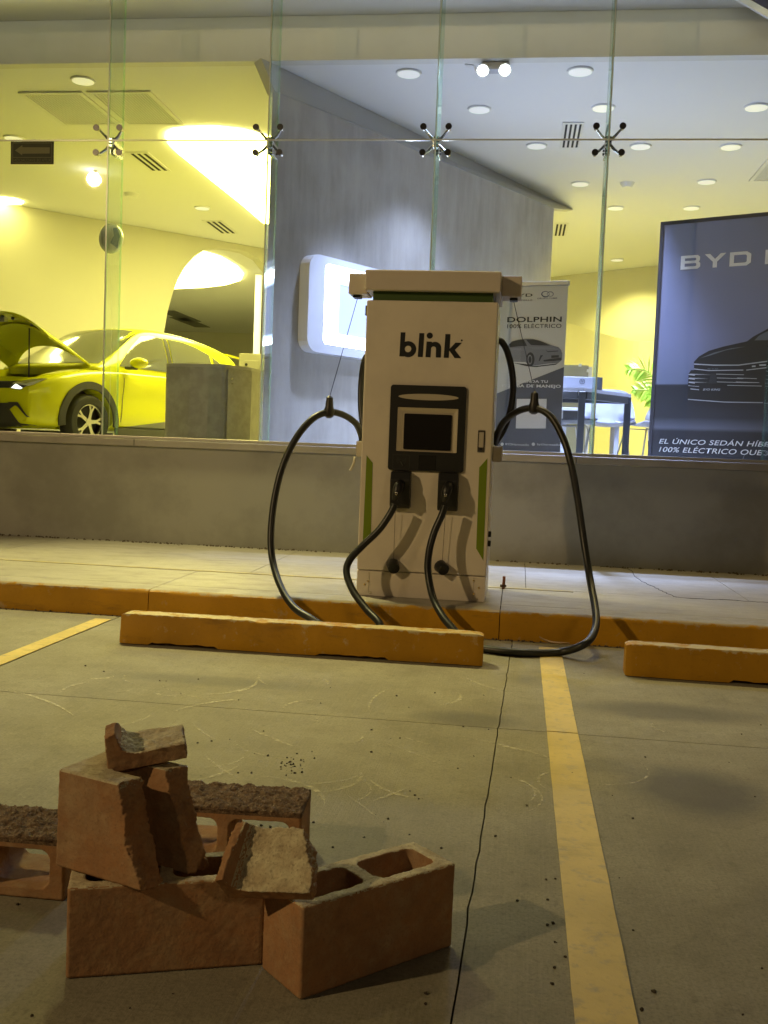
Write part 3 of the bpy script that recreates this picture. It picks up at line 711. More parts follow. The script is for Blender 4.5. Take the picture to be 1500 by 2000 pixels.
for px, py in ((719, 1135), (712, 1141), (723, 1157), (925, 1134), (935, 1148), (931, 1170), (925, 1160)):
    p = C(px, py); bm = newbm(); cyl(bm, (p.x, CY-.004, min(p.z, ZK+.145)), (0, 1, 0), .006, .008, 8); obj('screw', bm, M_STEEL, ch)
for px in (720, 925):
    p = C(px, 1140); obj('panel_seam', B(p.x-.0018, p.x+.0018, CY-.0008, CY+.003, ZK+.02, ZK+.150), M_BRK, ch)
obj('green_band', B(xl+.035, xr-.035, CY+.018, CY+.58, 1.9855, 2.04), mat('dark_green_band', (.045, .085, .018), .4), ch)
obj('header', B(xl-.012, xr+.012, CY-.03, CY+.62, 2.0405, 2.163, .012, 3), M_CASE2, ch)
for s in (-1, 1):
    x0 = xl-.012 if s < 0 else xr+.012
    ea = obj('cable_arm', B(min(x0+s*.001, x0+s*.122), max(x0+s*.001, x0+s*.122), CY+.10, CY+.30, 2.035, 2.160, .008), M_CASE2, ch)
    obj('arm_outlet', B(x0+s*.075-.025, x0+s*.075+.025, CY+.14, CY+.22, 2.018, 2.0345, .006), M_BLKP, ea)
    bx = xl-.001 if s < 0 else xr+.001
    br = obj('side_bracket', B(min(bx, bx+s*.058), max(bx, bx+s*.058), CY+.16, CY+.36, 1.028, 1.125, .006), M_BRK, ch)
# lettering: four bold letters with a dotted i (i and l share the stem row)
L0 = C(780, 696); Lx = C(901, 696).x-L0.x; Lz = C(783, 649).z-L0.z
def arc(cx, cy, r, a0, a1, n=18): return [(cx+r*math.cos(R(a0+(a1-a0)*k/n)), cy+r*math.sin(R(a0+(a1-a0)*k/n))) for k in range(n+1)]
# drawn on a grid 112 wide, 45 high (photo units / 10)
logo = [[(0, 0), (9, 0), (9, 1.2)]+[(14.8+r_*0, y_) for r_, y_ in ()]+arc(15.2, 14, 14.6, 245, 475, 26)[:0]+[(9, 1.2), (9.4, 44), (0.4, 44)]]
logo = [[(0, 0), (9, 0)]+[p for p in arc(15.5, 13.6, 14.6, 240, 478, 28)]+[(9.2, 44), (0.6, 44)], arc(15.2, 14, 6, 0, 360, 22)[:-1],
        [(33.5, 0), (42.5, 0), (43.5, 43.5), (34.5, 43.5)],
        [(47.5, 0), (56.5, 0), (56.8, 14)]+arc(61.3, 15.5, 4.5, 180, 0, 12)+[(66.2, 0), (75.2, 0), (75.2, 17)]+arc(64.0, 17.2, 11.2, 0, 120, 14)+[(57.3, 28.5), (48.3, 28.5)],
        arc(53.5, 39.4, 5.6, 0, 360, 24)[:-1],
        [(80.5, 0), (89.5, 0), (89.6, 12.5), (90.3, 12.8), (100, 0), (112, 0), (99.8, 14.8), (112, 28), (100.6, 28), (90.4, 16.5), (90.6, 43), (81.6, 43)],
        arc(111.4, 32.4, 1.7, 0, 360, 12)[:-1]]
sx_, sz_ = Lx/112, Lz/44
obj('lettering', curve_mesh([[(x*sx_, y*sz_) for x, y in p] for p in logo], frame(Vector((L0.x, CY-.0012, L0.z)), (1, 0, -.004), (0, 0, 1))), mat('logo_black', (.012, .013, .015), .4), ch)
# black console
def cp2(pts, d): return [C(px, py, d) for px, py in pts]
def rpoly(pts, r=.012):
    out = []; P = [Vector(p) for p in pts]; n = len(P)
    for i in range(n):
        a = (P[i-1]-P[i]).normalized(); b = (P[(i+1) % n]-P[i]).normalized()
        s, e = P[i]+a*r, P[i]+b*r
        for k in range(5):
            t = k/4; out.append(s*(1-t)**2+P[i]*2*t*(1-t)+e*t*t)
    return out
tl, tr, br_, bl = C(764, 752), C(912, 755), C(905, 923), C(758, 918)
z1, z0 = (tl.z+tr.z)/2, (br_.z+bl.z)/2; x0, x1 = (tl.x+bl.x)/2, (tr.x+br_.x)/2
dt, dr = C(777, 795), C(895, 797); db = C(774, 882); wx0, wx1, wz1, wz0 = (dt.x+db.x)/2, C(894, 840).x, dt.z, C(834, 883).z
def XZ(l, y): return [Vector((x, y, z)) for x, z in l]
con = obj('console', None or (lambda: (lambda bm: (ring_prism(bm, XZ(rrect(x0, x1, z0, z1, .018), CY-.016), XZ(rrect(wx0, wx1, wz0, wz1, .006), CY-.016), (0, .015, 0)), bm)[1])(newbm()))(), M_BLKP, ch)
sc0, sc1, scz1, scz0 = C(789, 840).x, C(882, 840).x, C(836, 809).z, C(836, 879).z
bm = newbm(); ring_prism(bm, XZ(rrect(wx0+.001, wx1-.001, wz0+.001, wz1-.001, .006), CY-.014), XZ(rrect(sc0-.012, sc1+.012, scz0-.01, scz1+.012, .006), CY-.004), (0, .003, 0)); obj('display_frame', bm, mat('frame_beige', (.50, .44, .34), .45), ch)
bm = newbm(); prism(bm, XZ(rrect(sc0-.013, sc1+.013, scz0-.011, scz1+.013, .006), CY-.003), (0, .0025, 0)); obj('display_plate', bm, mat('frame_beige2', (.46, .40, .31), .45), ch)
bm = newbm(); prism(bm, XZ(rrect(sc0, sc1, scz0, scz1, .008), CY-.010), (0, .0065, 0)); sc = obj('screen', bm, mat('screen_black', (.014, .014, .015), .12), ch)
obj('screen_mark', text_mesh('PARTNER', frame(Vector(((sc0+sc1)/2, CY-.0106, scz0+.008)), (1, 0, 0), (0, 0, 1)), height=.006, wide=.008, align='CENTER', width=.045), mat('screen_grey', (.06, .06, .06), .4), sc) if False else None
l_ = [C(779, 773), C(896, 777)]; cz = (C(838, 769).z+C(838, 783).z)/2; xm = (l_[0].x+l_[1].x)/2; hw = (l_[1].x-l_[0].x)/2
sl_ = [(xm+hw*math.cos(a)*1.0, cz+.020*math.copysign(abs(math.sin(a))**1.0, math.sin(a))*(1 if True else 0)) for a in [2*math.pi*k/36 for k in range(36)]]
sl_ = [(x, cz+(z-cz)*.95+(.006 if abs(x-xm) > hw*.9 and False else 0)) for x, z in sl_]
bm = newbm(); prism(bm, XZ(sl_, CY-.0185), (0, .003, 0)); obj('status_light_lens', bm, mat('lens_beige', (.46, .41, .33), .35), ch)
# card reader with waves, mid badge
a, b = C(768, 887), C(800, 919); M_READ = mat('reader_grey', (.035, .035, .034), .5)
bm = newbm(); o_ = rrect(a.x, b.x, b.z+.006, a.z, .006); i_ = rrect(a.x+.003, b.x-.003, b.z+.009, a.z-.003, .005)
ring_prism(bm, XZ(o_, CY-.0175), XZ(i_, CY-.0175), (0, .001, 0)); rd = obj('card_reader', bm, M_READ, ch)
cx_, cz_ = (a.x+b.x)/2, (a.z+b.z)/2+.003; bm = newbm()
for r_ in (.012, .020, .028):
    for s in (0, 180):
        tube(bm, XZ([(cx_+math.cos(R(s+q))*r_, cz_+.008+math.sin(R(s+q))*r_) for q in (-40, -20, 0, 20, 40)], CY-.017), .0014, 4)
tube(bm, XZ([(cx_, cz_+.004), (cx_+.012, cz_-.022)], CY-.017), .006, 6); obj('tap_symbol', bm, M_READ, rd)
a, b = C(819, 889), C(851, 918); obj('badge', B(a.x, b.x, CY-.0185, CY-.0165, b.z, a.z, .002, 1), mat('badge_dark', (.02, .02, .02), .2), ch)
# green corner stripes
for poly in (((716, 889), (728, 904), (724, 1057), (708, 1071)), ((952, 895), (936, 913), (930, 1071), (944, 1095))):
    q = [C(px, py) for px, py in poly]; bm = newbm(); prism(bm, [Vector((min(max(v.x, xl+.004), xr-.004), CY-.002, v.z)) for v in q], (0, .0016, 0)); obj('green_stripe', bm, M_GRN, ch)
# door lock
a, b = C(934, 840), C(946, 884); bm = newbm(); box(bm, a.x, b.x, CY-.006, CY-.0005, b.z, a.z, .003, 1); lk = obj('door_lock', bm, M_STEEL, ch)
bm = newbm(); box(bm, a.x+.008, b.x-.006, CY-.014, CY-.0065, b.z+.03, a.z-.012, .003, 1); obj('handle', bm, M_BRK, lk)
bm = newbm(); cyl(bm, ((a.x+b.x)/2, CY-.009, b.z+.02), (0, 1, 0), .008, .0025, 12); obj('keyhole', bm, M_BLKP, lk)
for z in (.372, .43): obj('hinge', B(xr+.0005, xr+.018, CY+.03, CY+.05, z+.14, z+.175, .002, 1), M_BLKP, ch)
bm = newbm(); p = C(477+240, 605); obj('hinge', B(xl-.012, xl-.0005, CY+.03, CY+.05, p.z-.03, p.z+.03, .002, 1), M_BLKP, ch)
# holsters, plugs, caps
def holster(pxc, pyt, pyb, w):
    x = C(pxc, (pyt+pyb)/2, .05).x; zt_, zb_ = C(pxc, pyt).z, C(pxc, pyb).z
    bm = newbm(); prof = [(CY-.0005, zt_), (CY-.06, zt_), (CY-.085, zt_-.05), (CY-.075, zb_+.02), (CY-.05, zb_), (CY-.0005, zb_)]
    prism(bm, [Vector((x-w/2, y, z)) for y, z in prof], (w, 0, 0))
    bmesh.ops.bevel(bm, geom=bm.edges[:], offset=.006, segments=2, affect='EDGES', profile=.5); return obj('plug_holster', bm, M_BLKP, ch)
holster(782, 921, 992, .122); holster(875, 923, 997, .122)
def plug(px, py, kx, parent):
    p = Py(px, py, CY-.10); bm = newbm()
    path = spline([p+Vector((.012, .02, .065)), p+Vector((.008, -.025, .045)), p+Vector((0, -.045, .005)), p+Vector((-.012*kx, -.05, -.045))], 6)
    n = len(path); tube(bm, path, [.016+.014*math.sin(math.pi*min(1, i/n*1.1)) for i in range(n)], 12)
    h = obj('plug', bm, M_BLKP, parent, smooth=True)
    bm = newbm(); box(bm, p.x-.007, p.x+.007, p.y-.085, p.y-.06, p.z-.012, p.z+.006, .004); obj('release_button', bm, M_STEEL, h)
def cable(pts, hang, arm, rad=.0215):
    bm = newbm(); tube(bm, spline(pts, 9), rad, 12); c = obj('charging_cable', bm, M_RUB, ch, smooth=True)
    bm = newbm(); h = Vector(hang); tube(bm, [h+Vector((0, 0, -.045)), h+Vector((0, 0, -.035)), h+Vector((0, 0, .0)), h+Vector((0, 0, .03)), h+Vector((0, 0, .085)), h+Vector((0, 0, .098))], [.012, .028, .036, .026, .021, .008], 14)
    hg = obj('hanger', bm, M_BLKP, c, smooth=True)
    bm = newbm(); tube(bm, [h+Vector((0, 0, .09)), Vector(arm)], .0022, 5); obj('suspension_wire', bm, M_BLKP, hg); return c
K = Py
lc = cable([K(707, 862, 6.52), K(705, 848, 6.50), K(694, 826, 6.42), K(670, 810, 6.34), K(643, 805, 6.28), K(612, 817, 6.22), K(580, 853, 6.17), K(553, 908, 6.12), K(536, 975, 6.08), K(529, 1045, 6.03), K(533, 1098, 5.97), K(550, 1150, 5.82), K(575, 1187, 5.70), K(607, 1208, 5.62), Pz(655, 1237, .035), Pz(700, 1250, .024)+Vector((0, .03, 0)), Pz(740, 1246, .026), K(742, 1219, 5.58), K(716, 1190, 5.68), K(690, 1155, 5.78), K(677, 1120, 5.86), K(683, 1094, 5.91), K(708, 1066, 5.95), K(740, 1035, 5.97), K(761, 1005, 5.98), K(771, 985, 5.985)],
           K(643, 803, 6.28), (xl-.012-.075, CY+.18, 2.02))
plug(777, 962, 1, lc)
rc = cable([K(966, 866, 6.52), K(972, 846, 6.48), K(986, 822, 6.42), K(1012, 803, 6.34), K(1043, 797, 6.28), K(1074, 812, 6.22), K(1098, 852, 6.17), K(1115, 905, 6.12), K(1129, 980, 6.08), K(1141, 1062, 6.02), K(1153, 1135, 5.90), K(1164, 1200, 5.66), K(1160, 1235, 5.53), K(1140, 1259, 5.42), Pz(1092, 1274, .024), Pz(1020, 1275, .023), Pz(945, 1267, .023), Pz(905, 1259, .024), K(888, 1232, 5.58), K(866, 1206, 5.66), K(846, 1168, 5.78), K(836, 1118, 5.86), K(838, 1078, 5.92), K(848, 1040, 5.96), K(862, 1008, 5.98), K(869, 988, 5.985)],
           K(1043, 795, 6.28), (xr+.012+.075, CY+.18, 2.02))
plug(872, 965, .5, rc)
bm = newbm(); tube(bm, spline([K(970, 664, 6.62), K(980, 668, 6.62), K(991, 688, 6.63), K(1000, 725, 6.63), K(1002, 762, 6.62), K(997, 800, 6.6), K(985, 836, 6.56), K(966, 868, 6.54)], 8), .0215, 12); obj('side_cable', bm, M_RUB, ch, smooth=True)
bm = newbm(); tube(bm, spline([K(722, 690, 6.64), K(712, 705, 6.64), K(706, 745, 6.65), K(705, 790, 6.63), K(709, 830, 6.6), K(716, 860, 6.58)], 8), .0215, 12); obj('side_cable', bm, M_RUB, ch, smooth=True)
for (px, py), (qx, qy), tl_ in (((768, 1106), (772, 996), .1), ((863, 1109), (870, 1000), -.55)):
    p = Py(px, py, CY-.045); bm = newbm(); ax = Vector((.25 if tl_ > 0 else .55, -.8, -.35)).normalized()
    cyl(bm, p-ax*.03, ax, .040, .062, 20, .036); bmesh.ops.bevel(bm, geom=bm.edges[:], offset=.004, segments=2, affect='EDGES', profile=.5); cpp = obj('dust_cap', bm, M_RUB, ch, smooth=True)
    bm = newbm(); tube(bm, [Py(qx, qy, CY-.045), p+Vector((0, .01, .02))], .0016, 5); obj('cord', bm, mat('cord_brown', (.12, .08, .05), .7), cpp)
# loose pale strap under the left bracket
bm = newbm(); tube(bm, spline([Py(693, 893, 6.35), Py(692, 900, 6.33), Py(688, 912, 6.33), Py(684, 919, 6.33)], 6), .008, 6); obj('strap', bm, M_BRK, ch)

# ================================================================== WHEEL STOPS
def stop_mesh(L, seed):
    bm = newbm(); n = int(L/.02); prof = [(0, .012), (.003, .03), (.020, .154), (.025, .160), (.118, .161), (.124, .156), (.145, .012)]
    rings = []
    for i in range(n+1):
        x = L*i/n; e = min(x, L-x); sh = .02*max(0, 1-e/.03)**2; ring = []
        for k, (y, z) in enumerate(prof):
            d = .004*noise.noise(Vector((x*5, k, seed)))+.003*noise.noise(Vector((x*31, k*2.1, seed)))
            zz = z
            if k in (0, 6):                                     # feet touch the ground only on three stretches
                f = .5+.5*math.sin(x*7+seed); zz = .004 if f > .35 else .016+.006*noise.noise(Vector((x*20, 0, seed)))
            chip = max(0, noise.noise(Vector((x*6, 4, seed)))-.35)*.05 if k in (2, 3) else 0
            ring.append(bm.verts.new((x, y+d+(sh if k < 3 else -sh if k > 4 else 0)*.4, max(zz, 0.002)+(d*.7 if 1 < k < 6 else 0)-chip-sh*.5*(1 < k < 6))))
        rings.append(ring)
    m = len(prof)
    for a, b in zip(rings, rings[1:]):
        for k in range(m): bm.faces.new((a[k], b[k], b[(k+1) % m], a[(k+1) % m]))
    bm.faces.new(rings[0][::-1]); bm.faces.new(rings[-1]); bmesh.ops.recalc_face_normals(bm, faces=bm.faces[:]); return bm
w0 = Pz(232, 1257, 0); w1 = Pz(942, 1302.5, 0)
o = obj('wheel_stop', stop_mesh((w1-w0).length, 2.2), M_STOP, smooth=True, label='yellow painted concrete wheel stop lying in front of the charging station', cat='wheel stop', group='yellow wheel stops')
o.location = w0; o.rotation_euler.z = math.atan2(w1.y-w0.y, w1.x-w0.x)
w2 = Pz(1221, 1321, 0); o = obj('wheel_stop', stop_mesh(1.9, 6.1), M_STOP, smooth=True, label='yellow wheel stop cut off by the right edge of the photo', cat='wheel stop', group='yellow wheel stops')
o.location = w2; o.rotation_euler.z = -.012
# rusty bolt in the sidewalk, dry leaf
p = Pz(983, 1150, ZK); t = thing('rusty_bolt', 'short rusty bolt sticking out of the sidewalk right of the charging station', 'bolt', p)
bm = newbm(); cyl(bm, p, (.03, 0, 1), .010, .085, 10); obj('shank', bm, mat('rust', (.22, .07, .02), .8, bmp=.4, bs=200), t)
bm = newbm(); cyl(bm, p+Vector((-.002, 0, .012)), (.03, 0, 1), .021, .016, 6); obj('nut', bm, mat('rust_dark', (.07, .035, .02), .8), t)
bm = newbm(); q = Pz(1082, 1262, .004)
def leaf(u, v):
    x = (u-.5)*.17; w = .030*math.sin(math.pi*min(1, u*.97+.02))*(v-.5)*2
    return q+Vector((x, w*.8-x*.2, .012+.028*(.5-u)**2*4*(1 if u < .5 else .3)+abs(v-.5)*.02))
grid_sheet(bm, 10, 4, leaf); solid(bm, .0015); obj('dry_leaf', bm, mat('dry_leaf', (.38, .25, .10), .8), smooth=True, label='curled dry leaf lying behind the loop of cable by the kerb', cat='leaf', loc=q)

# ================================================================== CONCRETE BLOCKS
M_BL = m_block(); M_PALE = m_block_pale(); M_SPLIT = m_split()
def temp(bm):
    me = bpy.data.meshes.new('temp'); bm.to_mesh(me); bm.free(); o = bpy.data.objects.new('temp', me); COL.objects.link(o); return o
def roughen(me, amp=.0012, faces=(), seed=0, vox=None):
    """faces: (axis, sign, limit, amplitude) - broken or split faces get deep relief"""
    n = len(me.vertices); co = np.empty(n*3); me.vertices.foreach_get('co', co); co = co.reshape(-1, 3)
    no = np.empty(n*3); me.vertices.foreach_get('normal', no); no = no.reshape(-1, 3); out = co.copy()
    for i in range(n):
        p = Vector(co[i]); q = p+Vector((seed, seed*.37, 0))
        d = amp*(noise.noise(q*60)+.8*noise.noise(q*170)+0.5*noise.noise(q*9))
        for ax, sg_, lim, am in faces:
            if co[i][ax]*sg_ > lim and no[i][ax]*sg_ > .35: d += am*(noise.noise(q*38)+.8*noise.noise(Vector((q.x*70, q.y*130, q.z*110)))+.7*noise.noise(q*230)+.2)
        out[i] = co[i]+no[i]*d
    me.vertices.foreach_set('co', out.ravel()); me.update()
def carve(solid_bm, cutters, vox=.0032, faces=(), seed=0, amp=.0007, pale=None, m2=None):
    o = temp(solid_bm); cs = []
    for c in cutters:
        co_ = temp(c); cs.append(co_); md = o.modifiers.new('b', 'BOOLEAN'); md.operation = 'DIFFERENCE'; md.solver = 'EXACT'; md.object = co_
    md = o.modifiers.new('r', 'REMESH'); md.mode = 'VOXEL'; md.voxel_size = vox
    me = evalmesh(o); me.materials.clear()
    for x in cs+[o]: bpy.data.objects.remove(x)
    roughen(me, amp, faces, seed)
    me.materials.append(M_BL); me.materials.append(m2 or M_PALE)
    if pale:
        for f in me.polygons:
            if pale(f.center, f.normal): f.material_index = 1
    return me
def cell(x0, x1, y0, y1, z0=-.3, z1=.5):
    bm = newbm(); r = bmesh.ops.create_cube(bm, size=1)
    for v in bm.verts: v.co = Vector(((x0+x1)/2+v.co.x*(x1-x0), (y0+y1)/2+v.co.y*(y1-y0), (z0+z1)/2+v.co.z*(z1-z0)))
    e = [e for e in bm.edges if abs((e.verts[0].co-e.verts[1].co).normalized().z) > .9]
    bmesh.ops.bevel(bm, geom=e, offset=min(.024, .4*(y1-y0)), segments=5, affect='EDGES', profile=.5); return bm
def fracture(o_, nrm, amp, seed, size=.5, depth=.5):
    """a lump whose near face is a jagged break through o_; it removes what lies along nrm"""
    nrm = Vector(nrm).normalized(); M = nrm.to_track_quat('Z', 'Y').to_matrix().to_4x4(); M.translation = Vector(o_); bm = newbm(); n = 44
    V = [[bm.verts.new(((i/n-.5)*size, (j/n-.5)*size, amp*(noise.noise(Vector((i*.16, j*.16, seed)))*1.3+.6*noise.noise(Vector((i*.45, j*.45, seed)))))) for j in range(n+1)] for i in range(n+1)]
    T = [[bm.verts.new((v.co.x, v.co.y, depth)) for v in r] for r in V]
    for i in range(n):
        for j in range(n):
            bm.faces.new((V[i][j], V[i][j+1], V[i+1][j+1], V[i+1][j])); bm.faces.new((T[i][j], T[i+1][j], T[i+1][j+1], T[i][j+1]))
    for i in range(n):
        bm.faces.new((V[i][0], V[i+1][0], T[i+1][0], T[i][0])); bm.faces.new((V[i+1][n], V[i][n], T[i][n], T[i+1][n]))
        bm.faces.new((V[0][i+1], V[0][i], T[0][i], T[0][i+1])); bm.faces.new((V[n][i], V[n][i+1], T[n][i+1], T[n][i]))
    bmesh.ops.recalc_face_normals(bm, faces=bm.faces[:]); bm.transform(M); return bm
GB = 'loose concrete blocks and fragments'
def place(name, me, M, label):
    o = obj(name, me, M_BL, smooth=False, label=label, cat='concrete block', group=GB); o.matrix_world = M
    me.polygons.foreach_set('use_smooth', [True]*len(me.polygons)); me.update(); return o
def upright(corner, along, z=0, tilt=None):
    """block frame: x along, z up, origin at the near lower corner"""
    u = Vector(along).normalized(); M = Matrix((u, Vector((-u.y, u.x, 0)), Vector((0, 0, 1)))).transposed().to_4x4(); M.translation = Vector((corner[0], corner[1], z))
    return M @ tilt if tilt is not None else M
LB, WB, HB = .40, .148, .19
def full(x0=0): 
    bm = newbm(); box(bm, 0, LB, 0, WB, 0, HB, .004, 1); return bm
cells = lambda: [cell(.032, .180, .028, WB-.028), cell(.210, LB-.032, .028, WB-.028)]
topface = lambda z: (lambda c, n: n.z > .6 and c.z > z)
# A front block
a0 = Pz(128, 1914, 0); a1 = Pz(505, 1886, 0)
place('concrete_block', carve(full(), cells(), faces=[(2, 1, HB-.004, .0012)], seed=1, pale=topface(HB-.012)), upright(a0, a1-a0), 'dull orange hollow block lying in front, carrying the broken half block')
# B right block
b0 = Pz(585, 1956, 0); b1 = Pz(880, 1850, 0)
me = carve(full(), [cell(.030, .178, .026, WB-.026), cell(.208, LB-.032, .026, WB-.026), fracture((LB+.004, .0, .0), (.75, -.3, -.62), .006, 4, .3, .2)], faces=[(2, 1, HB-.004, .0015)], seed=2, pale=topface(HB-.012))
place('concrete_block', me, upright(b0, b1-b0), 'dark red hollow block at the right with two open cells on top')
# C broken half block on A
cdir = Vector((math.cos(R(-17)), math.sin(R(-17)), 0)); c0 = Py(106, 1690, 1.955)
bm = newbm(); box(bm, 0, .30, 0, WB, 0, HB+.012, .004, 1)
me = carve(bm, [cell(.075, .5, .050, WB-.046), fracture((.200, .02, .02), (1, -.30, .30), .009, 2)], vox=.003, faces=[(0, 1, .13, .004)], seed=3, amp=.0008, pale=lambda c, n: n.z > .6 and c.z > HB)
place('broken_block', me, upright((c0.x, c0.y), cdir, HB+.003, Matrix.Rotation(R(1.5), 4, 'Y') @ Matrix.Diagonal((1.10, 1.16, 1.04, 1))), 'broken half block standing on the orange block, open jagged end to the right')
# L shaped fragments
def ell(w, hleg, tb, tl_, depth, seed, cutr=None, rough=(1, 1)):
    prof = [(0, 0), (w, 0), (w, tb), (tl_+.03, tb), (tl_+.012, tb+.006), (tl_+.004, tb+.016), (tl_, tb+.03), (tl_*.85, hleg), (.004, hleg-.006)]
    bm = newbm(); prism(bm, [Vector((x, 0, z)) for x, z in prof], (0, depth, 0)); bmesh.ops.triangulate(bm, faces=[f for f in bm.faces if len(f.verts) > 4])
    cut = [fracture((w-.012, depth*.5, 0), (1, cutr, .25), .010, seed, .4, .2)] if cutr is not None else []
    cut.append(fracture((w*.5, depth-.008, 0), (.05, 1, .1), .006, seed+2, .4, .2))
    cut.append(fracture((tl_*.5, depth*.5, hleg-.004), (-.1, .25, 1), .006, seed+3, .3, .2))
    return carve(bm, cut, vox=.0026, faces=[(2, 1, tb-.012, .0028), (0, 1, w-.05, .003)], seed=seed, amp=.0007, pale=lambda c, n: n.z > .55 and c.x > tl_*.9)
# D small corner piece on top of C
d0 = Py(211, 1511, 1.985); d1 = Py(366, 1480, 2.045); u = (d1-d0); w_ = u.length
Md = frame(d0, u, Vector((.06, 1, .10))); Md = Matrix((Md.col[0].xyz, Md.col[1].xyz, Md.col[2].xyz)).transposed().to_4x4(); Md.translation = d0
place('block_fragment', ell(w_, .082, .033, .030, .150, 5), Md, 'small L shaped fragment with pale rough face, topmost on the pile')
# E larger U shaped piece leaning between A and B
e0 = Py(443, 1753, 1.93); e1 = Py(582, 1757, 1.90); u = e1-e0
Me = frame(e0, u, Vector((.02, 1, .82))); Me = Matrix((Me.col[0].xyz, Me.col[1].xyz, Me.col[2].xyz)).transposed().to_4x4(); Me.translation = e0
place('block_fragment', ell(u.length+.035, .075, .030, .026, .150, 8, .45), Me, 'curved L shaped fragment leaning between the orange and dark red blocks')
# F and G lie on their sides, cells facing the camera, split face up
def lying(): 
    bm = newbm(); box(bm, 0, LB, 0, HB, 0, WB, .004, 1); return bm
def hcell(x0, x1):
    bm = cell(x0, x1, .026, WB-.028); bm.transform(Matrix(((1, 0, 0, 0), (0, 0, 1, 0), (0, 1, 0, 0), (0, 0, 0, 1)))); bmesh.ops.reverse_faces(bm, faces=bm.faces[:]); return bm
f1 = Pz(123, 1763, 0)
me = carve(lying(), [hcell(.035, .180), hcell(.210, LB-.037)], faces=[(2, 1, WB-.014, .007)], seed=11, amp=.0007, pale=lambda c, n: c.z > WB-.016, m2=M_SPLIT)
place('concrete_block', me, upright((f1.x-LB, f1.y-.005), (1, .02, 0)), 'block lying on its side at the left edge, square hole to the front')
g1 = Pz(590, 1588, WB)
me = carve(lying(), [hcell(.033, .180), hcell(.210, LB-.030)], faces=[(2, 1, WB-.014, .007)], seed=17, amp=.0007, pale=lambda c, n: c.z > WB-.016, m2=M_SPLIT)
place('concrete_block', me, upright((g1.x-LB, g1.y-.03), (1, .075, 0)), 'block lying on its side farthest back with dark rough split top')
# ================================================================== CAR
M_CAR = mat('lime_yellow_car_paint', (.74, .76, .006), .25, coat=.6); M_CLAD = mat('car_cladding', (.05, .05, .048), .55)
M_CGL = mat('car_window_glass', (.30, .31, .24), .05, .75); M_TYRE = mat('tyre', (.02, .02, .02), .7); M_RIM2 = mat('alloy', (.60, .60, .57), .25, .9); M_BAY = mat('engine_bay', (.03, .03, .032), .5)
CAR = (-5.68, 11.33); CTH = R(248.5)
car = thing('parked_car', 'lime yellow hatchback with its hood raised inside the showroom', 'car', (CAR[0], CAR[1], FZ), CTH)
HW = .855
def hw(x):      # half width of the body at its shoulder
    f = max(0, x-.30)/.45; r_ = max(0, -2.55-x)/.5
    return HW*(1-.20*f**2.2)*(1-.10*r_**2)
def ztop(x):    # top of fenders / belt line
    pts = [(-3.08, .93), (-2.6, .99), (-1.5, .965), (-.45, .955), (-.1, .935), (.25, .875), (.55, .80), (.73, .70)]
    for (a, b), (c, d) in zip(pts, pts[1:]):
        if x <= c: t = max(0, (x-a)/(c-a)); return b+(d-b)*t
    return pts[-1][1]
bm = newbm(); xs = [-3.06, -3.0, -2.85, -2.6, -2.2, -1.8, -1.4, -1.0, -.6, -.3, 0, .2, .38, .52, .62, .69, .735, .75]
rings = []
for x in xs:
    h = hw(x); zt_ = ztop(x); e = .10*max(0, (x-.6)/.15)**2 if x > .6 else .05*max(0, (-2.85-x)/.2)
    zb_ = .20+e*.5
    half_ = [(h*.90, zb_), (h*.985, zb_+.12), (h*.99, .48), (h*.975, .62), (h*1.0, .74 if zt_ > .82 else zt_-.10), (h*.985, zt_-.05), (h*.93, zt_), (h*.55, zt_+.02), (0, zt_+.03)]
    ring = [(x, y, z) for y, z in half_]+[(x, -y, z) for y, z in half_[-2::-1]]
    rings.append([bm.verts.new(p) for p in ring])
m_ = len(rings[0])
for a, b in zip(rings, rings[1:]):
    for k in range(m_): bm.faces.new((a[k], b[k], b[(k+1) % m_], a[(k+1) % m_]))
bm.faces.new(rings[0]); bm.faces.new(rings[-1][::-1]); bmesh.ops.recalc_face_normals(bm, faces=bm.faces[:])
o_ = temp(bm); md = o_.modifiers.new('s', 'SUBSURF'); md.levels = 2; me = evalmesh(o_); bpy.data.objects.remove(o_)
bm = newbm(); bm.from_mesh(me); bm.transform(Matrix.Identity(4)); o_ = temp(bm)
cut = newbm(); cuts = []
for x in (0, -2.5):
    for s in (-1, 1):
        c = newbm(); cyl(c, (x, s*.52, .325), (0, s, 0), .372, .6, 36); cuts.append(temp(c))
c = newbm(); box(c, -.30, .60, -.60, .60, .55, 1.3, .05, 2); cuts.append(temp(c))
for c in cuts:
    md = o_.modifiers.new('b', 'BOOLEAN'); md.object = c; md.solver = 'EXACT'; md.operation = 'DIFFERENCE'
me = evalmesh(o_)
for c in cuts+[o_]: bpy.data.objects.remove(c)
me.materials.clear(); bm = newbm(); bm.from_mesh(me); bvh = BVHTree.FromBMesh(bm)
for f in bm.faces: f.smooth = True
body = obj('body', bm, M_CAR, car, local=True, smooth=True)
def CP(name, bm, m, parent=None, smooth=False): return obj(name, bm, m, parent or car, local=True, smooth=smooth)
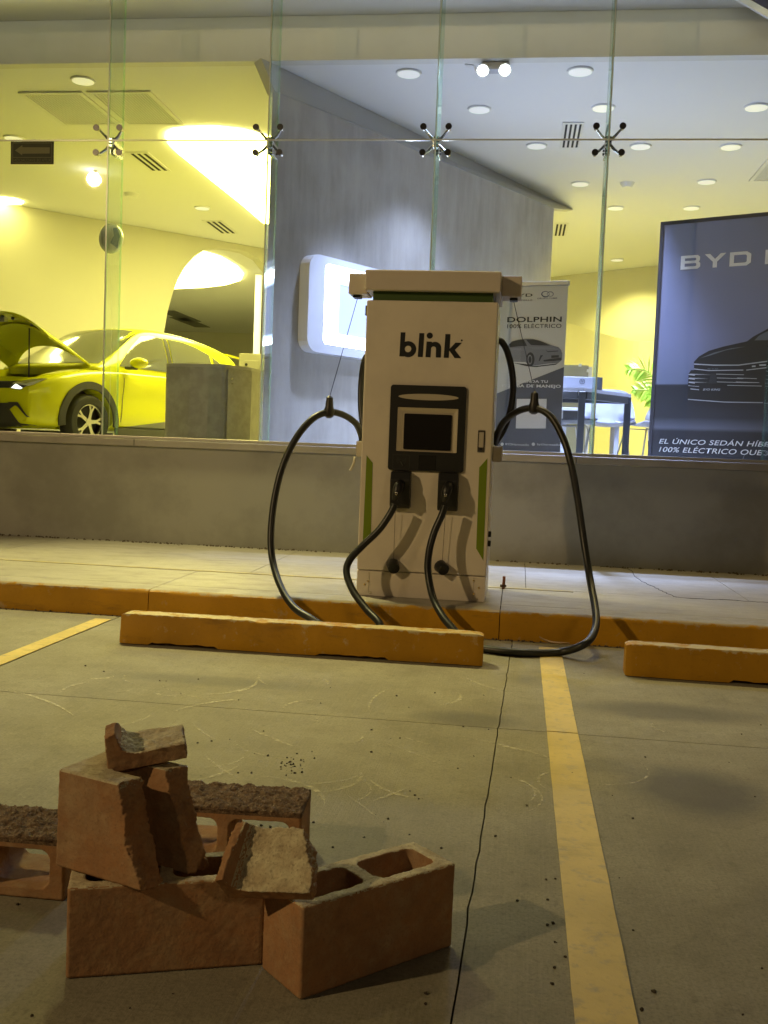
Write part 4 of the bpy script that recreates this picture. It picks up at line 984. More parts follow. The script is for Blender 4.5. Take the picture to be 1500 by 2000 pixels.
def drop(bm, poly, axis, off=.006, n=14, tree=None):
    """lays a thin panel of the given outline (in the plane facing axis) onto the body"""
    t = tree or bvh; ax = Vector(axis); k = [i for i in range(3) if abs(ax[i]) < .5]
    tmp = newbm(); vs_ = [tmp.verts.new((p[0], p[1], 0)) for p in poly]; f = tmp.faces.new(vs_)
    xs_ = [p[0] for p in poly]; ys_ = [p[1] for p in poly]
    for i in range(1, n):
        for d, lo, hi in ((0, min(xs_), max(xs_)), (1, min(ys_), max(ys_))):
            no = Vector((1, 0, 0)) if d == 0 else Vector((0, 1, 0)); co = no*(lo+(hi-lo)*i/n)
            bmesh.ops.bisect_plane(tmp, geom=tmp.verts[:]+tmp.edges[:]+tmp.faces[:], plane_co=co, plane_no=no)
    mp = {}
    for v in tmp.verts:
        p = Vector((0, 0, 0)); p[k[0]], p[k[1]] = v.co.x, v.co.y
        hit = t.ray_cast(p+ax*4, -ax)
        q = (hit[0]+ax*off) if hit[0] is not None else None
        mp[v] = q
    good = {v: bm.verts.new(q) for v, q in mp.items() if q is not None}
    for f in tmp.faces:
        if all(v in good for v in f.verts):
            try: bm.faces.new([good[v] for v in f.verts])
            except Exception: pass
    tmp.free(); bmesh.ops.recalc_face_normals(bm, faces=bm.faces[:])
    return bm
def dropped(name, poly, axis, m, off=.006, n=14, parent=None, tree=None):
    bm = newbm(); drop(bm, poly, axis, off, n, tree); return CP(name, bm, m, parent, True)
# greenhouse: windscreen, roof and pillars as one lofted shell
gs = [(-3.02, .98, .66, 1.10), (-2.95, .98, .64, 1.28), (-2.78, .98, .63, 1.385), (-2.3, .98, .64, 1.47), (-1.7, .98, .655, 1.525), (-1.15, .98, .65, 1.52), (-.95, .98, .64, 1.47), (-.60, .98, .66, 1.25), (-.22, .96, .72, 1.02), (-.05, .93, .74, .95)]
bm = newbm(); rings = []
for x, zb_, wt, zt_ in gs:
    wb = hw(x)*.955; half_ = [(wb, zb_-.06), (wb-.02, zb_+(zt_-zb_)*.15), (wb+(wt-wb)*.55, zb_+(zt_-zb_)*.6), (wt, zt_-.035), (wt*.85, zt_+.005), (wt*.45, zt_+.025), (0, zt_+.03)]
    rings.append([bm.verts.new((x, y, z)) for y, z in half_]+[bm.verts.new((x, -y, z)) for y, z in half_[-2::-1]])
m_ = len(rings[0])
for a, b in zip(rings, rings[1:]):
    for k in range(m_-1): bm.faces.new((a[k], b[k], b[k+1], a[k+1]))
bm.faces.new(rings[0]); bm.faces.new(rings[-1][::-1]); bmesh.ops.recalc_face_normals(bm, faces=bm.faces[:])
o_ = temp(bm); md = o_.modifiers.new('s', 'SUBSURF'); md.levels = 2; me = evalmesh(o_); bpy.data.objects.remove(o_); me.materials.clear()
bm = newbm(); bm.from_mesh(me); gvh = BVHTree.FromBMesh(bm); CP('roof', bm, M_CAR, None, True)
# glass
for s in (1, -1):
    dropped('side_window', [(-.50, 1.00), (-1.36, .995), (-1.36, 1.42), (-1.15, 1.435), (-1.0, 1.41), (-.78, 1.25)], (0, s, 0), M_CGL, .008, 12, tree=gvh)
    dropped('side_window', [(-1.46, .995), (-2.26, 1.01), (-2.26, 1.30), (-2.0, 1.375), (-1.75, 1.415), (-1.46, 1.425)], (0, s, 0), M_CGL, .008, 12, tree=gvh)
    dropped('quarter_window', [(-2.32, 1.01), (-2.72, 1.08), (-2.32, 1.28)], (0, s, 0), M_CGL, .008, 8, tree=gvh)
    dropped('door_pillar', [(-1.375, .99), (-1.445, .99), (-1.445, 1.425), (-1.375, 1.425)], (0, s, 0), M_CLAD, .007, 6, tree=gvh)
dropped('windscreen', [(-.72, 1.01), (.72, 1.01), (.60, 1.47), (.30, 1.50), (-.30, 1.50), (-.60, 1.47)], (1, 0, 0), M_CGL, .010, 14, tree=gvh)
bm = newbm(); grid_sheet(bm, 6, 10, lambda u, v: Vector((-2.80-.26*u, (v-.5)*1.22, 1.405-.02*u-.04*(2*v-1)**2))); solid(bm, .025); CP('spoiler', bm, M_CAR, None, True)
# front: grille band, headlights, lower grille, fangs, plate
dropped('grille_band', [(-.60, .655), (.60, .655), (.62, .735), (-.62, .735)], (1, 0, 0), M_BAY, .006, 14)
M_HL, nt, b_, pos_ = start('headlight_glass')
b_.inputs['Base Color'].default_value = (.55, .55, .58, 1); b_.inputs['Metallic'].default_value = .8; b_.inputs['Roughness'].default_value = .12
for s in (1, -1):
    hl = dropped('headlight', [(s*.40, .655), (s*.56, .635), (s*.70, .695), (s*.765, .775), (s*.64, .765), (s*.46, .725)], (1, 0, 0), M_HL, .012, 12)
    dropped('daytime_lamp', [(s*.43, .655), (s*.56, .642), (s*.60, .655), (s*.50, .70)], (1, 0, 0), emit('daytime_lamp_glow', (1, 1, .95), 2.2), .018, 6, hl)
    dropped('fog_slot', [(s*.36, .50), (s*.53, .50), (s*.69, .34), (s*.665, .34), (s*.52, .455)], (1, 0, 0), M_CLAD, .012, 10)
dropped('lower_grille', [(-.53, .49), (.53, .49), (.40, .42), (.55, .27), (.74, .25), (.74, .20), (-.74, .20), (-.74, .25), (-.55, .27), (-.40, .42)], (1, 0, 0), M_CLAD, .008, 18)
bm = newbm(); box(bm, .772, .784, -.22, .22, .35, .47, .004, 1); CP('number_plate', bm, mat('plate_grey', (.35, .35, .34), .5))
# sides: arch trims, sills, door seams, mirrors
for s in (1, -1):
    for x in (0, -2.5):
        bm = newbm(); a_ = [R(-8+196*k/30) for k in range(31)]; vs_ = []
        prof_o = [(x+math.cos(a)*.455, max(.24, .325+math.sin(a)*.455)) for a in a_]; prof_i = [(x+math.cos(a)*.372, max(.24, .325+math.sin(a)*.372)) for a in a_]
        yv = s*(hw(x)*.985)
        for (a, b), (c, d) in zip(zip(prof_o, prof_i), zip(prof_o[1:], prof_i[1:])):
            yo = lambda q: s*(hw(q[0])*.992+.006)
            q = [bm.verts.new((a[0], yo(a), a[1])), bm.verts.new((c[0], yo(c), c[1])), bm.verts.new((d[0], yo(d)+s*.006, d[1])), bm.verts.new((b[0], yo(b)+s*.006, b[1]))]; bm.faces.new(q)
        bmesh.ops.remove_doubles(bm, verts=bm.verts[:], dist=.0005); solid(bm, .02); CP('wheel_arch_trim', bm, M_CLAD, None, True)
    bm = newbm(); box(bm, -2.05, -.46, s*.80-.03, s*.80+.03, .17, .27, .02); CP('sill_panel', bm, M_CLAD)
    dropped('door_wedge', [(-.50, .27), (-1.9, .45), (-1.9, .27)], (0, s, 0), mat('wedge_grey', (.16, .16, .14), .5), .005, 8)
    for pl in ([(-.49, .26), (-.50, .26), (-.53, .70), (-.55, .95), (-.54, .95), (-.52, .70)], [(-1.40, .26), (-1.41, .26), (-1.41, .95), (-1.40, .95)]):
        dropped('door_seam', pl, (0, s, 0), M_CLAD, .003, 8)
    bm = newbm(); ball(bm, (-.63, s*.985, 1.045), .115, 18, (.70, 1.12, .56)); mr = CP('wing_mirror', bm, M_CAR, None, True)
    bm = newbm(); box(bm, -.66, -.55, s*.90-.07, s*.90+.05, .965, 1.0, .012); CP('mirror_foot', bm, M_CLAD, mr)
# wheels
for x in (0, -2.5):
    for s in (1, -1):
        bm = newbm(); prof = [(.205, -.10), (.225, -.105), (.285, -.10), (.312, -.07), (.318, 0), (.312, .07), (.285, .10), (.225, .105), (.205, .10)]; n = 40; rr = []
        for k in range(n):
            a = 2*math.pi*k/n; rr.append([bm.verts.new((x+math.cos(a)*r_, s*.755+y, .318+math.sin(a)*r_)) for r_, y in prof])
        for k in range(n):
            for j in range(len(prof)-1): bm.faces.new((rr[k][j], rr[(k+1) % n][j], rr[(k+1) % n][j+1], rr[k][j+1]))
        bmesh.ops.recalc_face_normals(bm, faces=bm.faces[:]); wl = CP('wheel', bm, M_TYRE, None, True)
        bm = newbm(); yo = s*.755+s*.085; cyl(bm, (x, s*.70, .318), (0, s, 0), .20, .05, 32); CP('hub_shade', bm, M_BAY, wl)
        bm = newbm(); ring_prism(bm, [(x+math.cos(2*math.pi*k/40)*.214, yo, .318+math.sin(2*math.pi*k/40)*.214) for k in range(40)], [(x+math.cos(2*math.pi*k/40)*.190, yo, .318+math.sin(2*math.pi*k/40)*.190) for k in range(40)], (0, -s*.03, 0))
        cyl(bm, (x, yo-s*.04, .318), (0, s, 0), .045, .035, 20)
        for q in range(5):
            a = R(90+72*q+14); d = Vector((math.cos(a), 0, math.sin(a))); e = Vector((-math.sin(a), 0, math.cos(a))); c = Vector((x, yo-s*.03, .318))
            prism(bm, [c+d*.03-e*.022, c+d*.12-e*.020, c+d*.196-e*.050, c+d*.196-e*.020, c+d*.14, c+d*.196+e*.020, c+d*.196+e*.050, c+d*.12+e*.020, c+d*.03+e*.022], (0, s*.022, 0))
        CP('rim', bm, M_RIM2, wl)
# engine bay and raised hood
bm = newbm(); box(bm, -.26, .56, -.57, .57, .60, .70); box(bm, -.2, .1, -.1, .35, .70, .80, .02); box(bm, .1, .45, -.45, -.05, .70, .78, .02); box(bm, .15, .4, .1, .45, .70, .76, .02); CP('engine_bay', bm, M_BAY)
bm = newbm(); box(bm, -.34, -.18, -.66, .66, .90, .985, .02); CP('cowl', bm, M_CLAD)
for yy in (-.25, .25):
    bm = newbm(); tube(bm, [(-.22, yy-.25, 1.0), (-.27, yy, 1.03), (-.26, yy+.25, 1.03)], .012, 6); CP('wiper', bm, M_CLAD)
HA = R(29); hz = Vector((-.28, 0, .975))
def hood(u, v, t=0, k=1.0):
    y = (v-.5)*2*k; back = .30*(1-abs(y)**2.2); front = 1.02-.26*abs(y)**2.5
    x = back+(front-back)*u; z = .115*(1-abs(y)**2.0)-.05*u*u-.06*abs(y)**4-t
    yy = y*(.70-.05*u)
    p = Vector((x, yy, z)); c, s = math.cos(HA), math.sin(HA)
    return hz+Vector((p.x*c-p.z*s, p.y, p.x*s+p.z*c))
bm = newbm(); grid_sheet(bm, 14, 24, hood); solid(bm, .02); hd = CP('hood', bm, M_CAR, None, True)
bm = newbm(); grid_sheet(bm, 8, 18, lambda u, v: hood(.08+.62*u, v, .035, .70)); solid(bm, .012); CP('inner_panel', bm, mat('hood_inner', (.74, .76, .006), .45), hd, True)
for u, v in ((.82, .24), (.86, .42), (.86, .60), (.82, .78), (.5, .10), (.5, .90), (.90, .5)):
    p = hood(u, v, .045); bm = newbm(); cyl(bm, p, (-math.sin(HA), 0, math.cos(HA)), .018, .03, 10); CP('stop_rubber', bm, M_CLAD, hd)
bm = newbm(); p = hood(.84, .5, .045); box(bm, p.x-.03, p.x+.03, p.y-.10, p.y+.02, p.z-.03, p.z+.03, .006); CP('latch', bm, M_RIM2, hd)
bm = newbm(); tube(bm, [(.30, .18, .74), hood(.62, .66, .04)], .009, 6); CP('prop_rod', bm, M_CLAD)

# ================================================================== COUNTER AND CABINET
M_CNT = mat('grey_counter_board', (.31, .30, .28), .45, var=.18, vs=7, second=(.39, .38, .36))
yc = 10.0; pl = [(-.03, .62), (0, .05), (.05, 0)]
a, b, c = Py(320, 712, 10.05), Py(440, 716, 9.97), Py(491, 726, 10.32); zc_ = Py(380, 711, 10.05).z
bm = newbm(); arcp = [Vector((a.x, a.y+.75, 0)), Vector((a.x, a.y+.10, 0)), Vector((a.x+.012, a.y+.045, 0)), Vector((a.x+.05, a.y+.01, 0)), Vector((a.x+.3, a.y-.06, 0)), Vector((b.x-.03, b.y-.01, 0)), Vector((b.x, b.y+.003, 0))]
right = [Vector((c.x, c.y, 0)), Vector((c.x+.02, c.y+.5, 0))]
ct = thing('reception_counter', 'grey curved counter with a small lockable door standing before the car', 'counter', (b.x-.2, b.y+.3, FZ))
prism(bm, [p+Vector((0, 0, FZ)) for p in arcp+right], (0, 0, zc_-FZ-.03)); obj('carcass', bm, M_CNT, ct)
bm = newbm(); prism(bm, [p+Vector((0, -.006, zc_-.029)) for p in arcp+right], (0, 0, .029)); obj('countertop', bm, mat('counter_top', (.42, .41, .38), .4), ct)
d = (c-b); d.z = 0; L_ = d.length; d.normalize(); nn = Vector((d.y, -d.x, 0))
bm = newbm(); p = Vector((b.x, b.y, 0))+d*.03+nn*.004; prism(bm, [p+Vector((0, 0, FZ+.04)), p+d*(L_-.04)+Vector((0, 0, FZ+.04)), p+d*(L_-.04)+Vector((0, 0, zc_-.05)), p+Vector((0, 0, zc_-.05))], nn*.012); dr_ = obj('door', bm, M_CNT, ct)
q = p+d*.05+nn*.014+Vector((0, 0, zc_-.14)); bm = newbm(); cyl(bm, q, nn, .011, .006, 12); cyl(bm, q-Vector((0, 0, .05)), nn, .006, .015, 8); obj('lock', bm, M_STEEL, dr_)
a2 = Py(467, 690, 13.4); b2 = Py(512, 690, 13.4); cb = thing('side_cabinet', 'pale grey cabinet with small hatch standing behind the counter', 'cabinet', (a2.x, 13.4, FZ))
obj('carcass', B(a2.x, b2.x+.4, 13.4, 14.0, FZ, a2.z, .006), mat('cabinet_grey', (.40, .39, .30), .5), cb)
a3 = Py(478, 704, 13.4); obj('hatch', B(a3.x, b2.x+.3, 13.385, 13.398, FZ+.2, a3.z, .003, 1), mat('hatch_grey', (.36, .35, .28), .5), cb)
bm = newbm(); p = Py(481, 712, 13.38); cyl(bm, p, (0, -1, 0), .02, .006, 10); obj('lock', bm, M_BLKP, cb)

# ================================================================== BALLOON
p = Py(217, 466, 10.6); bl_ = thing('foil_balloon', 'round silver and blue foil balloon behind the first glass seam', 'balloon', p)
bm = newbm(); ball(bm, p, .150, 28, (.92, .5, 1.08)); bo = obj('foil', bm, [mat('silver_foil', (.62, .66, .64), .22, .45)], bl_, smooth=True)
bm = newbm(); tree = BVHTree.FromBMesh((lambda b: (ball(b, p, .153, 28, (.92, .5, 1.08)), b)[1])(newbm()))
drop(bm, [(p.x+.02, p.z-.06), (p.x+.09, p.z-.11), (p.x+.12, p.z+.02), (p.x+.08, p.z+.11), (p.x+.045, p.z+.10), (p.x+.06, p.z+.02)], (0, -1, 0), .002, 8, tree); obj('blue_print', bm, mat('blue_foil', (.03, .14, .32), .2, .5), bo, smooth=True)
bm = newbm(); tube(bm, [p-Vector((0, 0, .16)), p+Vector((.02, .02, -.9)), p+Vector((0, .05, -2.05))], .0015, 4); obj('string', bm, M_RIM, bl_)

# ================================================================== BIG DARK BANNER
bo_ = Py(1293, 436, 9.75); bu = Vector((math.sin(R(63.6)), -math.cos(R(63.6)), 0)); bn = Vector((-bu.y, bu.x, 0))*-1
def BP(px, py, off=0): return Pp(px, py, bo_+bn*off, bn)
def bxy(px, py):
    q = BP(px, py)-bo_; return q.dot(bu), q.z
BWd = 1.75
bz = BP(1268, 886).z
bnr = thing('banner_stand', 'tall dark blue banner with a black sedan, at the right edge behind the glass', 'banner', (bo_.x, bo_.y, FZ))
m, nt, b_, pos_ = start('banner_print')
sp = nt.nodes.new('ShaderNodeSeparateXYZ'); nt.links.new(pos_, sp.inputs[0])
cr = nt.nodes.new('ShaderNodeValToRGB'); el = cr.color_ramp.elements; el[0].position = 0; el[0].color = (.012, .014, .020, 1); el[1].position = 1; el[1].color = (.19, .215, .33, 1)
for po, co_ in ((.10, (.012, .013, .018)), (.115, (.085, .09, .115)), (.16, (.02, .022, .03)), (.30, (.012, .014, .021)), (.305, (.13, .15, .22)), (.5, (.19, .205, .32)), (.8, (.21, .228, .34))):
    e = el.new(po); e.color = (*co_, 1)
nt.links.new(ramp(nt, sp.outputs[2], BP(1290, 886).z, bo_.z), cr.inputs[0]); nt.links.new(cr.outputs[0], b_.inputs['Base Color']); b_.inputs['Roughness'].default_value = .5
Mb = frame(bo_, bu, (0, 0, 1)); hgt = bo_.z-FZ
bm = newbm(); prism(bm, [Vector((x, y, 0)) for x, y in ((0, -hgt), (BWd, -hgt), (BWd, 0), (0, 0))], (0, 0, -.025)); bm.transform(Mb); obj('fabric', bm, m, bnr)
bm = newbm(); ring_prism(bm, [(-.012, -hgt, .004), (BWd+.012, -hgt, .004), (BWd+.012, .012, .004), (-.012, .012, .004)], [(.022, -hgt+.02, .004), (BWd-.022, -hgt+.02, .004), (BWd-.022, -.022, .004), (.022, -.022, .004)], (0, 0, -.034)); bm.transform(Mb); obj('frame', bm, mat('banner_frame_dark', (.022, .023, .032), .5), bnr)
M_LET = mat('banner_lettering', (.86, .87, .92), .5); M_LET2 = mat('banner_lettering_white', (.88, .89, .90), .5)
Bq = [(0, 0), (1.25, 0), (1.45, .14), (1.45, .40), (1.33, .52), (1.41, .62), (1.41, .86), (1.24, 1), (0, 1)]
GL = {'B': ([Bq, [(.30, .2), (1.10, .2), (1.16, .25), (1.16, .37), (1.10, .42), (.30, .42)], [(.30, .61), (1.08, .61), (1.13, .65), (1.13, .76), (1.08, .8), (.30, .8)]], 1.62),
      'Y': ([[(0, 1), (.62, .42), (.62, 0), (.93, 0), (.93, .42), (1.55, 1), (1.16, 1), (.775, .62), (.39, 1)]], 1.70),
      'D': ([[(0, 0), (1.2, 0), (1.5, .2), (1.5, .8), (1.2, 1), (0, 1)], [(.3, .22), (1.1, .22), (1.2, .30), (1.2, .70), (1.1, .78), (.3, .78)]], 1.5),
      'H': ([[(0, 0), (.3, 0), (.3, .4), (1.15, .4), (1.15, 0), (1.45, 0), (1.45, 1), (1.15, 1), (1.15, .6), (.3, .6), (.3, 1), (0, 1)]], 1.65)}
def word(s, x0, y0, hh_, wide, gap=.12):
    out = []; x = x0
    for ch_ in s:
        if ch_ == ' ': x += .85*hh_*wide; continue
        g, w_ = GL[ch_]
        for p in g: out.append([(x+px*hh_*wide, y0+py*hh_) for px, py in p])
        x += (w_+gap)*hh_*wide
    return out
A_ = bxy(1329, 527); A2 = bxy(1333, 500); A3 = bxy(1463, 522)
def lift(M, d): 
    M2 = M.copy(); M2.translation = M.translation+(M.to_3x3() @ Vector((0, 0, 1)))*d; return M2
hh_ = A2[1]-A_[1]; wd_ = (A3[0]-A_[0])/(hh_*4.95)
obj('lettering', curve_mesh(word('BYD H', A_[0], A_[1], hh_, wd_), lift(Mb, .002)), M_LET, bnr)
t1, t2 = bxy(1287, 866), bxy(1480, 877); tt = bxy(1440, 873)
for s_, (px, py), hp, ex in (('EL ÚNICO SEDÁN HÍBRIDO', (1287, 866), 9.5, 1461), ('100% ELÉCTRICO QUE', (1287, 882), 10, 1462)):
    x0, y0 = bxy(px, py); xe = bxy(ex, py+7)[0]; hh2 = bxy(px, py-hp)[1]-y0
    ref = {'E': 'EL ÚNICO SEDÁN', '1': '100% ELÉCTRICO'}[s_[0]]
    tmpm = text_mesh(ref, Matrix(), height=hh2, wide=hh2/.73); xs_ = [v.co.x for v in tmpm.vertices]; bpy.data.meshes.remove(tmpm)
    frac = (xe-x0)*1.0*(.93 if s_[0] == 'E' else .86); w_full = hh2/.73*frac/(max(xs_)-min(xs_))
    obj('lettering', text_mesh(s_, lift(Mb, .0025) @ Matrix.Translation((x0, y0, 0)), height=hh2, wide=w_full, shear=.22, bold=.006), M_LET2, bnr)
# printed sedan: flat print traced in the plane of the banner
M_P0 = mat('print_black', (.006, .007, .010), .5); M_P1 = mat('print_charcoal', (.020, .023, .030), .5); M_P2 = mat('print_silver', (.42, .45, .50), .5); M_P3 = mat('print_steel', (.10, .115, .14), .5)
def pr(name, polys, m, d): return obj(name, curve_mesh([[bxy(*p) for p in pl_] for pl_ in polys], lift(Mb, d), .0003), m, bnr)
def zz(l): return [(1260+x*.24, 420+y*.24) for x, y in l]
pr('car_print', [zz([(345, 1440), (355, 1290), (375, 1262), (400, 1262), (398, 1195), (440, 1150), (520, 1105), (640, 1070), (830, 1028), (880, 990), (1000, 925), (1060, 900), (1500, 800), (1600, 860), (1600, 1560), (960, 1528), (640, 1520), (420, 1510), (350, 1495)])], M_P0, .0026)
pr('car_print', [zz([(890, 1020), (930, 980), (1010, 940), (1200, 880), (1200, 1010), (1000, 1018)]), zz([(450, 1165), (560, 1120), (700, 1085), (820, 1070), (660, 1100), (540, 1140)])], M_P3, .0036)
ln = []
def dash(x0, y0, x1, y1, w=5): ln.append(zz([(x0, y0-w/2), (x1, y1-w/2), (x1, y1+w/2), (x0, y0+w/2)]))
dash(400, 1213, 560, 1222, 9); dash(560, 1222, 760, 1222, 9); dash(760, 1222, 1000, 1190, 9); dash(400, 1253, 520, 1266, 7); dash(520, 1266, 800, 1262, 7); dash(825, 1262, 1010, 1240, 7)
for y, segs in ((1298, ((365, 540), (556, 805))), (1330, ((360, 515), (585, 800), (750, 910))), (1362, ((360, 515), (585, 810), (740, 930))), (1390, ((360, 440), (670, 950))), (1420, ((370, 440),))):
    for x0, x1 in segs: dash(x0, y-4, x1, y+2, 4.5)
for x0, x1, y in ((355, 405, 1302), (355, 405, 1335), (355, 405, 1366), (355, 440, 1392), (370, 440, 1420)): dash(x0, y-5, x1, y+2, 8)
dash(350, 1500, 640, 1522, 7); dash(640, 1522, 960, 1527, 7); dash(870, 1232, 900, 1230, 12); dash(930, 1222, 985, 1220, 12)
pr('chrome_print', ln, M_P2, .0046)
pr('print_shade', [zz([(540, 1290), (580, 1290), (580, 1370), (515, 1370)])], M_P1, .005)
x0, y0 = bxy(*zz([(510, 1258)])[0]); obj('badge_print', curve_mesh(word('BYD', x0, y0, .012, 1.45, .25), lift(Mb, .0056), .0003), M_P3, bnr)
x0, y0 = bxy(*zz([(472, 1428)])[0]); x1 = bxy(*zz([(612, 1430)])[0])[0]
obj('plate_print', text_mesh('BYD KING', lift(Mb, .0052) @ Matrix.Translation((x0, y0, 0)), height=.018, width=x1-x0, shear=.2, bold=.015, thick=.0003), M_P2, bnr)

# ================================================================== ROLL-UP BANNER
ro = Py(1110, 553, 9.35); ru = Vector((math.cos(R(-14)), math.sin(R(-14)), 0)); rn = Vector((ru.y, -ru.x, 0))
def rxy(px, py):
    q = Pp(px, py, ro, rn)-ro; return q.dot(ru), q.z
Mr = frame(ro, ru, (0, 0, 1)); RW = .80; rh = ro.z-FZ
M_RG = mat('banner_light_grey', (.74, .73, .70), .55); M_RD = mat('banner_dark_grey', (.080, .081, .083), .55); M_RK = mat('banner_ink', (.012, .013, .015), .5); M_RWh = mat('banner_white_ink', (.82, .82, .82), .5)
rl = thing('roll_up_banner', 'grey roll up banner picturing a silver hatchback, half hidden behind the charging station', 'banner', (ro.x-.4, ro.y, FZ))
bm = newbm(); prism(bm, [(-RW, -rh+.08, 0), (0, -rh+.08, 0), (0, 0, 0), (-RW, 0, 0)], (0, 0, -.004)); bm.transform(Mr); obj('sheet', bm, M_RG, rl)
bm = newbm(); box(bm, -RW-.01, .01, -.02, .02, -.02, .015, .004); bm.transform(Mr); obj('top_rail', bm, mat('rail_alu', (.35, .35, .34), .4, .6), rl)
bm = newbm(); box(bm, -RW-.02, .02, -rh+.001, -rh+.09, -.06, .06, .02); bm.transform(Mr); obj('base_case', bm, M_STEEL, rl)
def zr(l): return [(970+x*.175, 540+y*.175) for x, y in l]
def rp(name, polys, m, d): return obj(name, curve_mesh([[rxy(*p) for p in zr(pl_)] for pl_ in polys], lift(Mr, d), .0003), m, rl)
a = rxy(*zr([(757, 1010)])[0]); b = rxy(*zr([(150, 1248)])[0]); sl2 = (a[1]-b[1])/(a[0]-b[0]); yl = a[1]+sl2*(-RW-a[0])
obj('lower_field', curve_mesh([[(0, a[1]), (-RW, yl), (-RW, -rh+.085), (0, -rh+.085)]], lift(Mr, .0015), .0003), M_RD, rl)
def rtext(s, x0z, yz, x1z, hz, m, bold=0., sh=0., d=.0028, slope=None):
    p0, p1 = rxy(*zr([(x0z, yz)])[0]), rxy(*zr([(x1z, yz)])[0]); ht = rxy(*zr([(x0z, yz-hz)])[0])[1]-p0[1]
    obj('lettering', text_mesh(s, lift(Mr, d) @ Matrix.Translation((p0[0], p0[1], 0)), height=ht, width=p1[0]-p0[0], bold=bold, shear=sh, thick=.0003), m, rl)
rtext('DOLPHIN', 118, 510, 726, 58, M_RK, .018); rtext('100% ELÉCTRICO', 118, 578, 722, 46, M_RK, .004)
rtext('BYD', 180, 228, 400, 34, M_RK, .012); rtext('HERMOSILLO', 180, 276, 398, 17, M_RK, .01); rtext('GRUPO FAME', 455, 254, 676, 17, mat('print_blue_grey', (.06, .075, .12), .5), .008)
rtext('AGENDA TU', 215, 1182, 572, 28, M_RWh, .03); rtext('PRUEBA DE MANEJO', 60, 1232, 716, 32, M_RWh, .03)
rtext('BYDHermosillo', 98, 1882, 362, 24, M_RWh, .012); rtext('byd.hermosillo', 452, 1882, 708, 24, M_RWh, .012)
def zarc(cx, cy, rx, ry, n=24): return [(cx+rx*math.cos(2*math.pi*k/n), cy+ry*math.sin(2*math.pi*k/n)) for k in range(n)]
rp('social_mark', [zarc(410, 1872, 18, 19)], M_RWh, .0028); rp('social_mark', [zarc(62, 1872, 18, 19)], M_RWh, .0028)
rp('ring_logo', [zarc(545, 198, 46, 34), zarc(548, 196, 38, 26)], mat('logo_navy', (.03, .05, .12), .5), .0028); rp('ring_logo', [zarc(600, 196, 38, 30), zarc(598, 198, 30, 22)], mat('logo_silver', (.25, .27, .32), .5), .0032)
# plain white square where the code was printed
rp('white_square', [[(226, 1366), (560, 1366), (548, 1696), (214, 1696)]], M_RWh, .0028)
# printed hatchback
M_Q1 = mat('print_car_grey', (.19, .19, .193), .5); M_Q2 = mat('print_car_dark', (.02, .021, .023), .5); M_Q3 = mat('print_car_light', (.22, .22, .225), .5)
rp('car_print', [[(120, 800), (135, 760), (170, 725), (240, 705), (320, 695), (400, 697), (470, 712), (560, 745), (620, 770), (690, 790), (720, 820), (733, 860), (730, 930), (690, 965), (560, 975), (430, 995), (350, 985), (325, 955), (160, 950), (130, 900)]], M_Q1, .0030)
rp('window_print', [[(330, 705), (420, 703), (500, 725), (600, 772), (480, 770), (385, 765), (350, 730)], [(145, 755), (190, 722), (260, 708), (305, 706), (340, 775), (250, 780), (150, 790)]], M_Q2, .0038)
rp('shine_print', [[(350, 790), (480, 785), (640, 800), (700, 815), (560, 812), (430, 815)], [(130, 800), (300, 800), (330, 830), (200, 820)], [(160, 920), (320, 940), (320, 955), (160, 935)]], M_Q3, .0038)
rp('grille_print', [[(545, 815), (570, 835), (685, 828), (690, 836), (570, 845)], [(490, 880), (520, 878), (500, 905), (480, 945), (470, 940)], [(520, 935), (600, 920), (720, 905), (725, 935), (640, 945), (530, 950)], [(610, 882), (695, 878), (695, 905), (612, 910)]], M_Q2, .0042)
rp('wheel_print', [zarc(378, 925, 46, 78)], M_Q2, .0046); rp('wheel_print', [zarc(372, 928, 26, 54), zarc(374, 928, 17, 38)], M_Q3, .0052)
rp('shadow_print', [[(170, 962), (340, 980), (430, 1000), (560, 985), (690, 968), (660, 985), (440, 1012), (330, 1000)]], M_Q2, .0026)

# ================================================================== DESKS, MONITORS, CHAIRS, PLANT
M_DSK = mat('dark_steel_desk', (.028, .028, .027), .5); M_DTOP = mat('grey_desk_top', (.44, .44, .47), .4); M_CHR = mat('grey_shell', (.30, .30, .315), .5); M_CHRD = mat('charcoal_shell', (.045, .047, .05), .5)
TZ = FZ+.795
e1 = Pz(1141, 758, TZ); e2 = Pz(1233, 770, TZ); e0_ = Pz(1100, 756, TZ)
ux = (e2-e1); ux.z = 0; LT = ux.length; ux.normalize(); uy = Vector((-ux.y, ux.x, 0)); vx = Vector((-.95, .12, 0)).normalized()
dk1 = thing('steel_desk', 'dark steel framed desk with square legs carrying the monitor', 'desk', (e1.x, e1.y, FZ))
W1 = 1.35; corners = [e1, e2, e2+vx*W1, e1+vx*W1]
bm = newbm(); prism(bm, [Vector((p.x, p.y, TZ-.03)) for p in corners], (0, 0, .03)); obj('desk_top', bm, M_DTOP, dk1)
def bar(p, q, w, h, m, name, parent):
    d = Vector(q)-Vector(p); L_ = d.length; M = frame(p, d, (0, 0, 1) if abs(d.normalized().z) < .9 else (1, 0, 0)); bm = newbm(); box(bm, 0, L_, -h/2, h/2, -w/2, w/2, .003, 1); bm.transform(M); return obj(name, bm, m, parent)
